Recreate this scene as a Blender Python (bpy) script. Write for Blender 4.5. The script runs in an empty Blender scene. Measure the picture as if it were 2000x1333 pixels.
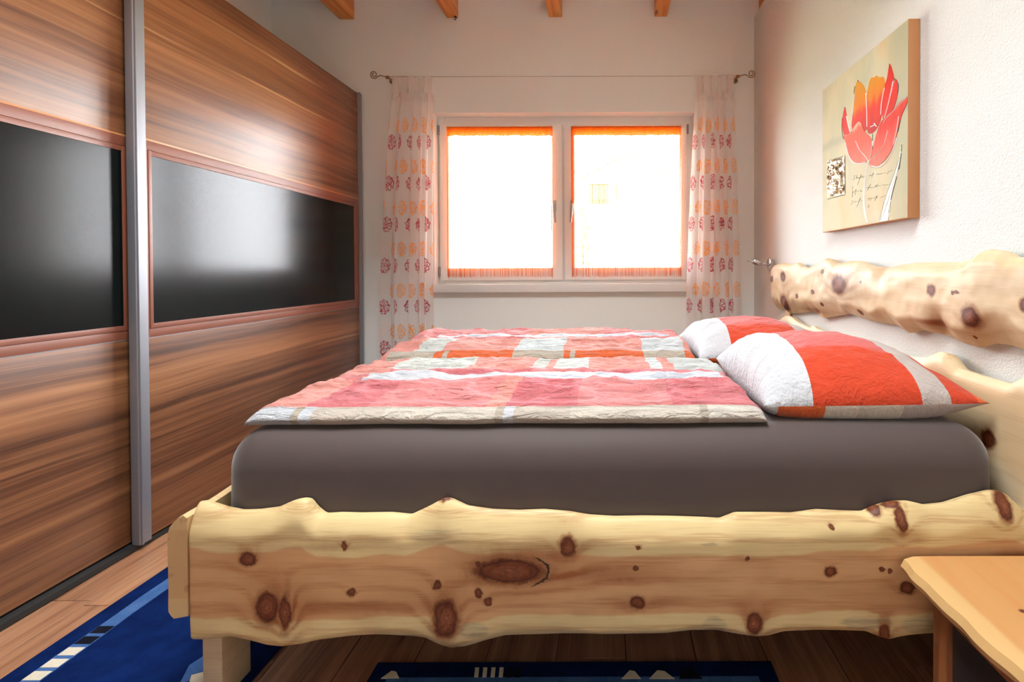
import bpy, bmesh, math, random
import numpy as np
from mathutils import Matrix, Vector

# ------------------------------------------------------------------ camera, world, exposure
scene = bpy.context.scene
COL = scene.collection
R = math.radians
F, PPX, VPY, EYE = 1000.0, 1190.0, 527.0, 1.072
PITCH, ROLL = R(0.7), R(-0.22)
PPY = VPY + F * math.tan(PITCH)
cam_d = bpy.data.cameras.new('camera')
cam = bpy.data.objects.new('camera', cam_d); COL.objects.link(cam)
cam_d.sensor_width = 36.0; cam_d.lens = F / 2000 * 36.0
cam_d.shift_x = -(PPX - 1000) / 2000
cam_d.shift_y = -(666.5 - PPY) / 2000
cam_d.clip_start = 0.02; cam_d.clip_end = 300
cam.matrix_world = (Matrix.Translation((0, 0, EYE)) @ Matrix.Rotation(R(90) - PITCH, 4, 'X') @ Matrix.Rotation(ROLL, 4, 'Z'))
scene.camera = cam
CAMR = np.array(cam.matrix_world.to_3x3())

vs = scene.view_settings
vs.view_transform = 'Standard'; vs.look = 'None'; vs.gamma = 1.0; vs.use_curve_mapping = False
vs.exposure = 0.76
world = bpy.data.worlds.new('sky'); scene.world = world; world.use_nodes = True
bg = world.node_tree.nodes['Background']
bg.inputs[0].default_value = (0.90, 0.96, 1.0, 1); bg.inputs[1].default_value = 22.0
scene.cycles.max_bounces = 9; scene.cycles.diffuse_bounces = 5; scene.cycles.transparent_max_bounces = 24
scene.cycles.sample_clamp_indirect = 8.0
scene.cycles.use_denoising = True

D = 3.77        # back wall
XW = 1.067      # right wall
XL = -2.466     # left wall
YR = -1.55      # rear wall, behind the camera
ZC = 3.16       # ceiling
XD = -1.81      # wardrobe front

def ray(px, py):
    v = np.array([(px - PPX) / F, -(py - PPY) / F, -1.0])
    return CAMR @ v
def PY_(px, py, y):
    r = ray(px, py); t = y / r[1]; return np.array([r[0] * t, y, EYE + r[2] * t])
def PX_(px, py, x):
    r = ray(px, py); t = x / r[0]; return np.array([x, r[1] * t, EYE + r[2] * t])
def PZ_(px, py, z):
    r = ray(px, py); t = (z - EYE) / r[2]; return np.array([r[0] * t, r[1] * t, z])

def portal(loc, rot, sx, sy):
    l = bpy.data.lights.new('window_portal', 'AREA'); l.shape = 'RECTANGLE'; l.size = sx; l.size_y = sy
    l.cycles.is_portal = True
    o = bpy.data.objects.new('window_portal', l); COL.objects.link(o); o.location = loc; o.rotation_euler = rot
# window openings
WX0, WX1 = PY_(848, 400, D)[0], PY_(1356, 400, D)[0]
WZ0, WZ1 = PY_(1100, 558, D)[2], PY_(1100, 220, D)[2]
KX0, KX1, KY0, KY1 = -1.05, 0.28, 0.25, 1.45     # roof window added out of view for extra daylight
portal(((WX0 + WX1) / 2, D + .30, (WZ0 + WZ1) / 2), (R(-90), 0, 0), WX1 - WX0, WZ1 - WZ0)
portal(((KX0 + KX1) / 2, (KY0 + KY1) / 2, ZC + .16), (0, 0, 0), KX1 - KX0, KY1 - KY0)

# ------------------------------------------------------------------ node mini language
class T:
    def __init__(s, name):
        s.mat = bpy.data.materials.new(name); s.mat.use_nodes = True
        s.nt = s.mat.node_tree; s.n = s.nt.nodes; s.l = s.nt.links
        s.bsdf = s.n['Principled BSDF']; s.out = s.n['Material Output']
    def put(s, sock, v):
        if isinstance(v, V): s.l.new(v.s, sock)
        elif isinstance(v, (tuple, list)) and len(v) == 3 and sock.type == 'RGBA': sock.default_value = (*v, 1)
        else: sock.default_value = v
    def m(s, op, a, b=0.0, c=0.0, clamp=False):
        n = s.n.new('ShaderNodeMath'); n.operation = op; n.use_clamp = clamp
        s.put(n.inputs[0], a); s.put(n.inputs[1], b); s.put(n.inputs[2], c); return V(s, n.outputs[0])
    def coord(s, which='Object'):
        n = s.n.new('ShaderNodeTexCoord'); return V(s, n.outputs[which])
    def sep(s, v):
        n = s.n.new('ShaderNodeSeparateXYZ'); s.put(n.inputs[0], v); return [V(s, n.outputs[i]) for i in range(3)]
    def comb(s, x=0.0, y=0.0, z=0.0):
        n = s.n.new('ShaderNodeCombineXYZ')
        for i, v in enumerate((x, y, z)): s.put(n.inputs[i], v)
        return V(s, n.outputs[0])
    def noise(s, vec, scale=5., detail=3., rough=.5, dist=0., color=False):
        n = s.n.new('ShaderNodeTexNoise'); s.put(n.inputs['Vector'], vec)
        for k, v in (('Scale', scale), ('Detail', detail), ('Roughness', rough), ('Distortion', dist)): s.put(n.inputs[k], v)
        return V(s, n.outputs[1 if color else 0])
    def voro(s, vec, scale=5., feature='DISTANCE_TO_EDGE', rnd=1.):
        n = s.n.new('ShaderNodeTexVoronoi'); n.feature = feature; s.put(n.inputs['Vector'], vec)
        s.put(n.inputs['Scale'], scale); s.put(n.inputs['Randomness'], rnd); return V(s, n.outputs[0])
    def ramp(s, f, stops, interp='LINEAR'):
        n = s.n.new('ShaderNodeValToRGB'); cr = n.color_ramp; cr.interpolation = interp
        while len(cr.elements) < len(stops): cr.elements.new(.5)
        for e, (p, c) in zip(cr.elements, stops):
            e.position = p; e.color = (*c, 1) if isinstance(c, tuple) else (c, c, c, 1)
        s.put(n.inputs[0], f); return V(s, n.outputs[0])
    def mix(s, f, a, b, mode='MIX'):
        n = s.n.new('ShaderNodeMix'); n.data_type = 'RGBA'; n.blend_type = mode; n.clamp_factor = True
        s.put(n.inputs[0], f); s.put(n.inputs[6], a); s.put(n.inputs[7], b); return V(s, n.outputs[2])
    def bump(s, h, strength=.3, dist=.01):
        n = s.n.new('ShaderNodeBump'); s.put(n.inputs['Height'], h); n.inputs['Strength'].default_value = strength
        n.inputs['Distance'].default_value = dist; s.l.new(n.outputs[0], s.bsdf.inputs['Normal']); return V(s, n.outputs[0])
    def set(s, **k):
        for a, v in k.items(): s.put(s.bsdf.inputs[a.replace('_', ' ')], v)
        return s.mat
    def smooth(s, x, lo, hi):
        n = s.n.new('ShaderNodeMapRange'); n.interpolation_type = 'SMOOTHSTEP'
        s.put(n.inputs[0], x); n.inputs[1].default_value = lo; n.inputs[2].default_value = hi
        return V(s, n.outputs[0])
class V:
    def __init__(s, t, sock): s.t = t; s.s = sock
    def __add__(s, o): return s.t.m('ADD', s, o)
    __radd__ = __add__
    def __sub__(s, o): return s.t.m('SUBTRACT', s, o)
    def __rsub__(s, o): return s.t.m('SUBTRACT', o, s)
    def __mul__(s, o): return s.t.m('MULTIPLY', s, o)
    __rmul__ = __mul__
    def __truediv__(s, o): return s.t.m('DIVIDE', s, o)

def sr(r, g, b):     # sRGB 0-255 to linear
    f = lambda c: (c / 12.92 if c <= .04045 else ((c + .055) / 1.055) ** 2.4)
    return (f(r / 255), f(g / 255), f(b / 255))

def simple(name, col, rough=.5, metal=0., spec=.5, **k):
    t = T(name); return t.set(Base_Color=col, Roughness=rough, Metallic=metal, Specular_IOR_Level=spec, **k)

def m_plaster(name, col, bs=260., st=.25):
    t = T(name); c = t.coord(); h = t.noise(c, bs, 3, .6); w = t.noise(c, 1.3, 2, .5)
    t.bump(h, st, .004)
    return t.set(Base_Color=t.mix(w * .25, col, tuple(x * .96 for x in col)), Roughness=.92, Specular_IOR_Level=.15)

def m_walnut():
    t = T('walnut_decor'); x, y, z = t.sep(t.coord())
    zz = z + (t.noise(t.comb(0., y * .8, z * 1.5), 1., 2, .5) - .5) * .05
    band = t.noise(t.comb(x, y * .22, zz * 10.), 1., 4, .6)
    mid = t.noise(t.comb(x + 4., y * .5, zz * 34.), 1., 3, .6)
    fine = t.noise(t.comb(x, y * 3., zz * 190.), 1., 2, .6)
    f = band * .50 + mid * .34 + fine * .16
    col = t.ramp(f, [(.34, (.050, .019, .010)), (.43, (.14, .054, .024)), (.52, (.26, .108, .045)), (.63, (.40, .18, .076))])
    ln = t.noise(t.comb(x + 7., y * .14, zz * 42.), 1., 0, .4)
    streak = t.smooth(ln, .70, .78) * t.smooth(t.noise(t.comb(3., y * .8, z * 5.), 1., 1, .5), .42, .58)
    col = t.mix(streak * .8, col, (.66, .40, .19))
    return t.set(Base_Color=col, Roughness=.36, Specular_IOR_Level=.5)

def m_pine(name, ax, knots=(), halos=(), band=True, greys=(), cracks=(), tint=1.0):
    t = T(name); co = t.sep(t.coord()); a0, b0 = co[ax], co[2]
    if ax == 1: depth = co[0]
    else: depth = co[1]
    nc = t.noise(t.comb(a0, b0, depth), 38., 2, .5, color=True); nx, ny, nz = t.sep(nc)
    n2x, n2y, _ = t.sep(t.noise(t.comb(a0, b0, depth), 150., 2, .6, color=True))
    a = a0 + (nx - .5) * .016 + (n2x - .5) * .006; b = b0 + (ny - .5) * .016 + (n2y - .5) * .006
    dmin = None; infl = None
    for (ka, kb, ra, rb) in knots:
        da = (a - ka) / ra; db = (b - kb) / rb
        d2 = da * da + db * db
        dmin = d2 if dmin is None else t.m('MINIMUM', dmin, d2)
        e = t.m('EXPONENT', d2 * -.22) * rb
        infl = e if infl is None else infl + e
    if dmin is None:
        dmin = a * 0. + 99.; infl = a * 0.
    d = t.m('SQRT', dmin)
    low = t.noise(t.comb(a0 * 1.6, b0 * 9., depth * 2.), 1., 3, .5)
    phase = b0 * 120. + low * 10. + infl * 260.
    g = t.m('SINE', phase) * .5 + .5
    fib = t.noise(t.comb(a0 * 9., b0 * 260., depth * 60.), 1., 2, .6)
    heart = t.mix(low, sr(242, 194, 142), sr(230, 170, 116))
    sap = sr(250, 222, 162)
    if band:
        uu, vv, _ = t.sep(t.coord('UV'))
        wv = vv + (t.noise(t.comb(a0 * 4., 0., 0.), 1., 3, .5) - .5) * .16
        inner = t.smooth(wv, .165, .195) * (1. - t.smooth(wv, .69, .72))
        col = t.mix(inner, sap, heart)
    else:
        col = t.mix(t.smooth(low, .35, .6), sr(255, 232, 192), sr(250, 220, 172))
    col = t.mix(t.smooth(g, .55, 1.) * (.38 if band else .14) * t.smooth(fib, .3, .6), col, sr(190, 122, 72))
    col = t.mix(t.smooth(fib, .45, .75) * (.16 if band else .07), col, sr(176, 112, 62))
    for (ka, kb, ra, rb, am) in halos:
        da = (a - ka) / ra; db = (b - kb) / rb
        f = t.m('EXPONENT', (da * da + db * db) * -1.) * min(am * 1.7, .95) * (t.smooth(g, .1, .9) * .45 + .55)
        col = t.mix(f, col, sr(160, 82, 36))
    for (ka, kb, ra, rb, am) in greys:
        da = (a - ka) / ra; db = (b - kb) / rb
        f = (1. - t.smooth(da * da + db * db, .5, 1.3)) * am * t.smooth(fib, .3, .55)
        col = t.mix(f, col, sr(150, 146, 126))
    if knots:
        kn = t.ramp(d * .5, [(0., sr(176, 112, 78)), (.20, sr(156, 90, 56)), (.38, sr(140, 74, 42)), (.46, sr(92, 48, 30)), (.52, sr(160, 98, 56)), (.75, sr(206, 152, 100))])
        km = 1. - t.smooth(d, .98, 1.75)
        ring = t.m('SINE', d * 15. + nz * 9.) * .5 + .5
        kn = t.mix(ring * .4, kn, sr(96, 46, 28))
        kn = t.mix(t.smooth(t.noise(t.comb(a0, b0, depth), 90., 3, .7), .45, .75) * .6, kn, sr(84, 40, 24))
        col = t.mix(km, col, kn)
    for (ka, kb, ra, rb) in cracks:
        da = (a - ka) / ra; db = (b - kb) / rb
        q = t.m('SQRT', da * da + db * db)
        f = (1. - t.smooth(t.m('ABSOLUTE', q - 1.16 + (n2x - .5) * .14), .02, .07)) * t.smooth(da, .60, .85)
        col = t.mix(f * .95, col, sr(34, 28, 16))
    tint *= .69
    if tint != 1.0: col = t.mix(1., col, (tint, tint, tint), 'MULTIPLY')
    t.bump(fib, .06, .002)
    return t.set(Base_Color=col, Roughness=.5, Specular_IOR_Level=.3)

def m_cloth(name, col, rough=.85, bs=900., st=.1, sheen=.0):
    t = T(name); c = t.coord(); t.bump(t.noise(c, bs, 2, .5), st, .001)
    t.set(Sheen_Weight=sheen, Sheen_Roughness=.4)
    return t.set(Base_Color=col, Roughness=rough, Specular_IOR_Level=.2)

# ------------------------------------------------------------------ mesh helpers
def link(name, me, mat, parent=None):
    o = bpy.data.objects.new(name, me); COL.objects.link(o)
    if mat is not None and not me.materials: me.materials.append(mat)
    if parent is not None:
        o.parent = parent
        if parent.parent is None: o.matrix_parent_inverse = parent.matrix_basis.inverted()   # meshes keep world coordinates
    return o
def mesh(name, verts, faces, mat, parent=None, uv=None, smooth=False):
    me = bpy.data.meshes.new(name); me.from_pydata([tuple(map(float, v)) for v in verts], [], faces); me.update()
    if uv is not None:
        ul = me.uv_layers.new(name='UVMap')
        li = np.empty(len(me.loops), dtype=np.int32); me.loops.foreach_get('vertex_index', li)
        ul.data.foreach_set('uv', np.asarray(uv, dtype=np.float32)[li].ravel())
    if smooth: me.polygons.foreach_set('use_smooth', [True] * len(me.polygons))
    bm = bmesh.new(); bm.from_mesh(me); bmesh.ops.recalc_face_normals(bm, faces=bm.faces); bm.to_mesh(me); bm.free()
    return link(name, me, mat, parent)
def bm_box(bm, x0, x1, y0, y1, z0, z1, bev=0., seg=2, M=None):
    r = bmesh.ops.create_cube(bm, size=1.)
    vs_ = r['verts']
    for v in vs_: v.co = Vector((x0 + (v.co.x + .5) * (x1 - x0), y0 + (v.co.y + .5) * (y1 - y0), z0 + (v.co.z + .5) * (z1 - z0)))
    if M is not None: bmesh.ops.transform(bm, matrix=M, verts=vs_)
    if bev > 0:
        es = list({e for v in vs_ for e in v.link_edges})
        bmesh.ops.bevel(bm, geom=es, offset=bev, segments=seg, profile=.6, affect='EDGES')
def bm_tube(bm, pts, rad, seg=8, cap=True):
    pts = [Vector(p) for p in pts]; n = len(pts); rings = []
    rad = [rad] * n if np.isscalar(rad) else list(rad)
    up = None
    for i, p in enumerate(pts):
        t = (pts[min(i + 1, n - 1)] - pts[max(i - 1, 0)]).normalized()
        if up is None:
            up = Vector((0, 0, 1)) if abs(t.z) < .9 else Vector((1, 0, 0))
        s = t.cross(up).normalized(); up = s.cross(t).normalized()
        rings.append([bm.verts.new(p + (s * math.cos(2 * math.pi * k / seg) + up * math.sin(2 * math.pi * k / seg)) * rad[i]) for k in range(seg)])
    for a, b in zip(rings, rings[1:]):
        for k in range(seg): bm.faces.new((a[k], a[(k + 1) % seg], b[(k + 1) % seg], b[k]))
    if cap:
        bm.faces.new(rings[0][::-1]); bm.faces.new(rings[-1])
def bm_lathe(bm, prof, origin, axis, seg=24):      # prof: (distance along axis, radius)
    axis = Vector(axis).normalized(); o = Vector(origin)
    u = axis.orthogonal().normalized(); w = axis.cross(u); rings = []
    for (h, r) in prof:
        rings.append([bm.verts.new(o + axis * h + (u * math.cos(2 * math.pi * k / seg) + w * math.sin(2 * math.pi * k / seg)) * max(r, 1e-4)) for k in range(seg)])
    for a, b in zip(rings, rings[1:]):
        for k in range(seg): bm.faces.new((a[k], a[(k + 1) % seg], b[(k + 1) % seg], b[k]))
    bm.faces.new(rings[0][::-1]); bm.faces.new(rings[-1])
def obj(name, bm, mat, parent=None, smooth=False):
    bmesh.ops.recalc_face_normals(bm, faces=bm.faces)
    me = bpy.data.meshes.new(name); bm.to_mesh(me); bm.free()
    if smooth:
        me.polygons.foreach_set('use_smooth', [True] * len(me.polygons))
        try: me.set_sharp_from_angle(angle=R(40))
        except Exception: pass
    return link(name, me, mat, parent)
def box(name, b, mat, parent=None, bev=0., seg=2):
    bm = bmesh.new(); bm_box(bm, *b, bev=bev, seg=seg); return obj(name, bm, mat, parent, smooth=bev > 0)
def boxes(name, bs, mat, parent=None, bev=0.):
    bm = bmesh.new()
    for b in bs: bm_box(bm, *b, bev=bev)
    return obj(name, bm, mat, parent, smooth=bev > 0)
def frame_y(name, x0, x1, z0, z1, y0, y1, w, mat, parent, bev=.003):    # rectangular ring in an x-z plane
    wl, wr, wb, wt = w
    return boxes(name, [(x0, x0 + wl, y0, y1, z0, z1), (x1 - wr, x1, y0, y1, z0, z1),
                        (x0 + wl, x1 - wr, y0, y1, z0, z0 + wb), (x0 + wl, x1 - wr, y0, y1, z1 - wt, z1)], mat, parent, bev)
def thing(name, loc, label, cat=None, group=None, kind=None):
    o = bpy.data.objects.new(name, None); COL.objects.link(o); o.location = loc
    o.matrix_basis = Matrix.Translation(loc); o.empty_display_size = .1
    return tag(o, label, cat, group, kind)
def tag(o, label=None, cat=None, group=None, kind=None):
    if label: o['label'] = label
    if cat: o['category'] = cat
    if group: o['group'] = group
    if kind: o['kind'] = kind
    return o

_rng = np.random.default_rng(5)
_tab = _rng.random((256, 256))
def vnoise(x, y):
    x = np.asarray(x, float); y = np.asarray(y, float)
    xi = np.floor(x).astype(int); yi = np.floor(y).astype(int); fx = x - xi; fy = y - yi
    fx = fx * fx * fx * (fx * (fx * 6 - 15) + 10); fy = fy * fy * fy * (fy * (fy * 6 - 15) + 10)
    g = lambda i, j: _tab[i & 255, j & 255]
    return (g(xi, yi) * (1 - fx) + g(xi + 1, yi) * fx) * (1 - fy) + (g(xi, yi + 1) * (1 - fx) + g(xi + 1, yi + 1) * fx) * fy - .5
def fbm(x, y, o=4, g=.5):
    s = 0; a = 1.
    for k in range(o): s = s + a * vnoise(x * 2 ** k + 17.3 * k, y * 2 ** k + 9.1 * k); a *= g
    return s
def ridge(x, y, o=3):
    s = 0; a = 1.
    for k in range(o): s = s + a * (1 - 4 * np.abs(vnoise(x * 2 ** k + 31.7 * k, y * 2 ** k + 3.3 * k))); a *= .5
    return s
def grid_faces(nu, nv, off=0, closed_u=False):
    f = []
    for i in range(nu - (0 if closed_u else 1)):
        for j in range(nv - 1):
            a = off + i * nv + j; b = off + ((i + 1) % nu) * nv + j
            f.append((a, b, b + 1, a + 1))
    return f

# ------------------------------------------------------------------ materials
M_wall = m_plaster('wall_plaster', (.87, .90, .875))
M_wallr = m_plaster('wall_plaster_rough', (.67, .695, .672), 170., .8)  # same paint as the other walls, colour lowered to offset bright window light
M_ceil = m_plaster('ceiling_white', (.90, .88, .85))
M_white = simple('window_white', (.88, .88, .86), .35)
M_handle = simple('handle_satin_white', (.52, .50, .47), .35)
M_sill = simple('sill_white', (.80, .78, .75), .4)
M_walnut = m_walnut()
M_frame = simple('wardrobe_frame_brown', sr(136, 80, 60), .42)
M_frame2 = simple('wardrobe_bead_brown', sr(128, 66, 44), .38)
M_bglass = simple('black_glass', (.004, .006, .006), .19, 0., .2)
M_alu = simple('brushed_aluminium', (.30, .31, .34), .52, .6)
M_dark = simple('dark_plinth', (.02, .02, .02), .6)
M_strip = simple('light_edge_strip', sr(205, 140, 84), .4)
M_chrome = simple('satin_chrome', (.62, .62, .62), .22, 1.)
M_brass = simple('antique_brass', sr(150, 120, 82), .35, .7)
M_wire = simple('steel_wire', (.45, .42, .38), .35, .8)
M_beam = m_pine('rafter_orange_pine', 1, band=False)
t = T('rafter_orange'); c = t.sep(t.coord()); g = t.noise(t.comb(c[0] * 40., c[1] * 2., c[2] * 40.), 1., 3, .5)
kz = t.voro(t.comb(c[0] * 6., c[1] * 2.2, c[2] * 6.), 1., 'F1')
M_beam = t.set(Base_Color=t.mix(1. - t.smooth(kz, .05, .14), t.ramp(g, [(.3, sr(208, 124, 48)), (.7, sr(238, 164, 80))]), sr(96, 44, 20)), Roughness=.5)
t = T('clear_glass'); t.n.remove(t.bsdf)
tr = t.n.new('ShaderNodeBsdfTransparent'); gl = t.n.new('ShaderNodeBsdfGlossy'); gl.inputs['Roughness'].default_value = .02
mx = t.n.new('ShaderNodeMixShader'); fr = t.n.new('ShaderNodeFresnel'); fr.inputs[0].default_value = 1.25
t.l.new(fr.outputs[0], mx.inputs[0]); t.l.new(tr.outputs[0], mx.inputs[1]); t.l.new(gl.outputs[0], mx.inputs[2]); t.l.new(mx.outputs[0], t.out.inputs[0])
M_glass = t.mat

def sheer(name, colv, alpha, t):       # fabric that lets light through, colour and opacity may be sockets
    t.n.remove(t.bsdf)
    df = t.n.new('ShaderNodeBsdfDiffuse'); tl = t.n.new('ShaderNodeBsdfTranslucent'); tr = t.n.new('ShaderNodeBsdfTransparent')
    t.put(df.inputs[0], colv); t.put(tl.inputs[0], colv)
    m1 = t.n.new('ShaderNodeMixShader'); m1.inputs[0].default_value = .52
    t.l.new(df.outputs[0], m1.inputs[1]); t.l.new(tl.outputs[0], m1.inputs[2])
    m2 = t.n.new('ShaderNodeMixShader'); t.put(m2.inputs[0], alpha)
    t.l.new(tr.outputs[0], m2.inputs[1]); t.l.new(m1.outputs[0], m2.inputs[2]); t.l.new(m2.outputs[0], t.out.inputs[0])
    return t.mat
t = T('orange_voile'); M_voile = sheer('v', (.92, .27, .035), .93, t)
t = T('orange_string'); M_string = sheer('v', (.88, .30, .08), .95, t)

def m_curtain():
    t = T('sheer_flower_curtain'); u, v, _ = t.sep(t.coord('UV'))
    def layer(pu, pv, ou, ov, rad):
        cu = t.m('FRACT', u / pu + ou) - .5; cv = t.m('FRACT', v / pv + ov) - .5
        du = cu * (pu / rad); dv = cv * (pv / rad)
        r = t.m('SQRT', du * du + dv * dv)
        th = t.m('ARCTAN2', dv, du)
        edge = 1. + t.m('SINE', th * 9.) * .07
        rr = r / edge
        vor = t.voro(t.comb(th * 1.45 + r * .6, r * 4.2, t.m('FLOOR', u / pu + ou) * 3.7 + t.m('FLOOR', v / pv + ov) * 5.3), 1.)
        lines = 1. - t.smooth(vor, .07, .15)
        ring = 1. - t.smooth(t.m('ABSOLUTE', rr - .93), .02, .07)
        core = 1. - t.smooth(r, .08, .16)
        ink = t.m('MAXIMUM', t.m('MAXIMUM', lines, ring), core)
        inside = 1. - t.smooth(rr, .97, 1.02)
        return ink * inside
    zo, zc2 = PY_(800, 407, D - .085)[2], PY_(800, 439, D - .085)[2]; pv = .2955
    o = layer(.205, pv, .22, .5 - zo / pv, .054); c = layer(.205, pv, .74, .5 - zc2 / pv, .054)
    low = 1. - t.smooth(v, PY_(800, 226, D - .085)[2] - .001, PY_(800, 226, D - .085)[2])
    o = o * low; c = c * low
    col = t.mix(o, (.98, .97, .97), (.95, .40, .08)); col = t.mix(c, col, (.52, .04, .08))
    alpha = t.m('MAXIMUM', t.m('MAXIMUM', o, c) * .82, .54)
    return sheer('c', col, alpha, t)
M_curt = m_curtain()
t = T('sheer_plain'); M_tab = sheer('c', (.90, .87, .85), .55, t)

M_sheet = m_cloth('taupe_jersey', sr(80, 69, 66), .62, 1200., .12, .35)

# ------------------------------------------------------------------ the room
ROOM = []
def struct(o): o['kind'] = 'structure'; return o
bm = bmesh.new(); TH = .36
x0, x1 = XL - .3, XW + .4
for b in ((x0, WX0, D, D + TH, -.05, ZC + .1), (WX1, x1, D, D + TH, -.05, ZC + .1), (WX0, WX1, D, D + TH, -.05, WZ0 - .001), (WX0, WX1, D, D + TH, WZ1, ZC + .1)): bm_box(bm, *b)
bmesh.ops.remove_doubles(bm, verts=bm.verts, dist=1e-5)
struct(tag(obj('wall_back', bm, M_wall), 'cream plaster wall around the bright double window'))
ZP = PX_(1474, 33, XW)[2]
boxes_ = [(XW, XW + .3, YR, D, -.05, ZP), (XW + .14, XW + .3, YR, D, ZP, ZC + .1)]
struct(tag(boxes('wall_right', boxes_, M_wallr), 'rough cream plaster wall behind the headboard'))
struct(tag(box('wall_left', (XL - .3, XL, YR, D, -.05, ZC + .1), M_wall), 'cream plaster wall behind the wardrobe'))
struct(tag(box('wall_rear', (x0, x1, YR - .3, YR, -.05, ZC + .1), M_wall), 'plain cream plaster wall opposite the window'))
bm = bmesh.new()
for b in ((x0, KX0, YR - .3, D + TH, ZC, ZC + .12), (KX1, x1, YR - .3, D + TH, ZC, ZC + .12), (KX0, KX1, YR - .3, KY0, ZC, ZC + .12), (KX0, KX1, KY1, D + TH, ZC, ZC + .12)): bm_box(bm, *b)
ceil = struct(tag(obj('ceiling', bm, M_ceil), 'white ceiling carried by orange pine rafters'))
for i, (xa, xb, yb) in enumerate(((664, 692, 38), (873, 895, 35.5), (1072, 1098, 33.5), (1278, 1303, 32.5))):
    a = PY_(xa, yb, D); b = PY_(xb, yb, D)
    box('rafter', (a[0], b[0], YR, D + .05, a[2], ZC + .02), M_beam, ceil, .004)
a = PY_(1482, 10, D)[0]
box('rafter', (a, a + .1, YR, D + .05, ZP, ZC + .02), M_beam, ceil, .004)

# floor of long planks
t = T('oak_laminate'); c = t.coord(); x, y, z = t.sep(c)
n = t.n.new('ShaderNodeObjectInfo'); rnd = V(t, n.outputs['Random'])
xo = x + rnd * 13.
gr = t.noise(t.comb(xo * 26., y * 1.2 + rnd * 30., 0.), 1., 4, .6); fi = t.noise(t.comb(xo * 150., y * 5., 0.), 1., 2, .6)
col = t.ramp(gr * .7 + fi * .3, [(.28, sr(84, 54, 38)), (.45, sr(150, 106, 76)), (.62, sr(186, 140, 104))])
col = t.mix(rnd * .3, col, sr(140, 90, 62))
ck = t.smooth(t.noise(t.comb(xo * 34. + 9., y * .9, 0.), 1., 3, .55), .66, .72)
M_floor = t.set(Base_Color=t.mix(ck * .7, col, sr(60, 36, 26)), Roughness=.42)
M_joint = simple('floor_joint', (.03, .02, .015), .8)
floor = struct(tag(box('floor', (x0, x1, YR - .3, D + TH, -.10, -.008), M_joint), 'brown oak laminate planks running towards the window'))
rs = random.Random(3); pw = .193; i = 0; xx = XL
while xx < XW:
    xe = min(xx + pw - .002, XW); yy = YR - rs.random() * 1.1
    while yy < D:
        ye = yy + 1.29; ya = max(yy, YR); yb = min(ye - .002, D)
        if yb - ya > .02: box('plank', (xx, xe, ya, yb, -.008, 0.), M_floor, floor, .0012, 1)
        yy = ye
    xx += pw

# window
YF = D + .10
win = struct(tag(thing('window_1', ((WX0 + WX1) / 2, YF, WZ0), None), 'white double casement window filled with glaring daylight'))
frame_y('window_frame', WX0, WX1, WZ0, WZ1, YF, YF + .07, (.045, .045, .05, .085), M_white, win)
xm = PY_(1100, 400, YF)[0]
box('mullion', (xm - .022, xm + .022, YF + .002, YF + .06, WZ0 + .05, WZ1 - .05), M_white, win, .003)
SZ0, SZ1 = PY_(1100, 547, YF - .02)[2], PY_(1100, 243, YF - .02)[2]
GZ0, GZ1 = PY_(1100, 523, YF)[2], PY_(1100, 259, YF)[2]
def px_x(px, y): return PY_(px, 400, y)[0]
def sash(xa, xb, ga, gb, hx, side):
    s = frame_y('sash', xa, xb, SZ0, SZ1, YF - .022, YF + .05, (ga - xa, xb - gb, GZ0 - SZ0, SZ1 - GZ1), M_white, win, .005)
    box('pane', (ga - .008, gb + .008, YF + .012, YF + .018, GZ0 - .008, GZ1 + .008), M_glass, s)
    bm = bmesh.new(); zc = PY_(1100, 404, YF)[2]
    bm_box(bm, hx - .014, hx + .014, YF - .03, YF - .021, zc - .045, zc + .045, .004)
    bm_lathe(bm, [(0, .011), (.03, .011)], (hx, YF - .028, zc), (0, -1, 0), 12)
    bm_tube(bm, [(hx, YF - .055, zc + .012), (hx, YF - .062, zc), (hx + side * .004, YF - .064, zc - .05), (hx + side * .010, YF - .064, zc - .125)], [.010, .011, .010, .008], 10)
    obj('handle', bm, M_handle, s, True)
    hxs = xa + .004 if side > 0 else xb - .004
    for py in (255, 530):
        zz = PY_(1100, py, YF)[2]; bm = bmesh.new()
        bm_lathe(bm, [(-.034, .0075), (.034, .0075)], (hxs - side * .010, YF - .026, zz), (0, 0, 1), 12)
        bm_box(bm, hxs - side * .010 - .006, hxs - side * .010 + .006, YF - .028, YF - .001, zz - .03, zz + .03)
        obj('hinge', bm, M_alu, s, True)
sash(px_x(861, YF), px_x(1099, YF), px_x(877, YF), px_x(1079, YF), px_x(1083.5, YF), 1)
sash(px_x(1103, YF), px_x(1341, YF), px_x(1123, YF), px_x(1329, YF), px_x(1118, YF), -1)
sa = PY_(842, 556, D - .05); sb = PY_(1345, 556, D - .05)
box('window_sill', (sa[0], sb[0], D - .05, YF + .01, PY_(1100, 571, D - .05)[2], sa[2]), M_sill, win, .004)
# unseen roof window above the camera, added to fill the room with daylight
fill_win = struct(tag(thing('window_fill', ((KX0 + KX1) / 2, (KY0 + KY1) / 2, ZC + .06), None), 'unseen roof window added above the viewer for extra daylight'))
boxes('window_frame', [(KX0, KX0 + .05, KY0, KY1, ZC + .04, ZC + .11), (KX1 - .05, KX1, KY0, KY1, ZC + .04, ZC + .11), (KX0 + .05, KX1 - .05, KY0, KY0 + .05, ZC + .04, ZC + .11), (KX0 + .05, KX1 - .05, KY1 - .05, KY1, ZC + .04, ZC + .11)], M_white, fill_win, .003)
box('pane', (KX0 + .045, KX1 - .045, KY0 + .045, KY1 - .045, ZC + .07, ZC + .076), M_glass, fill_win)

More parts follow.
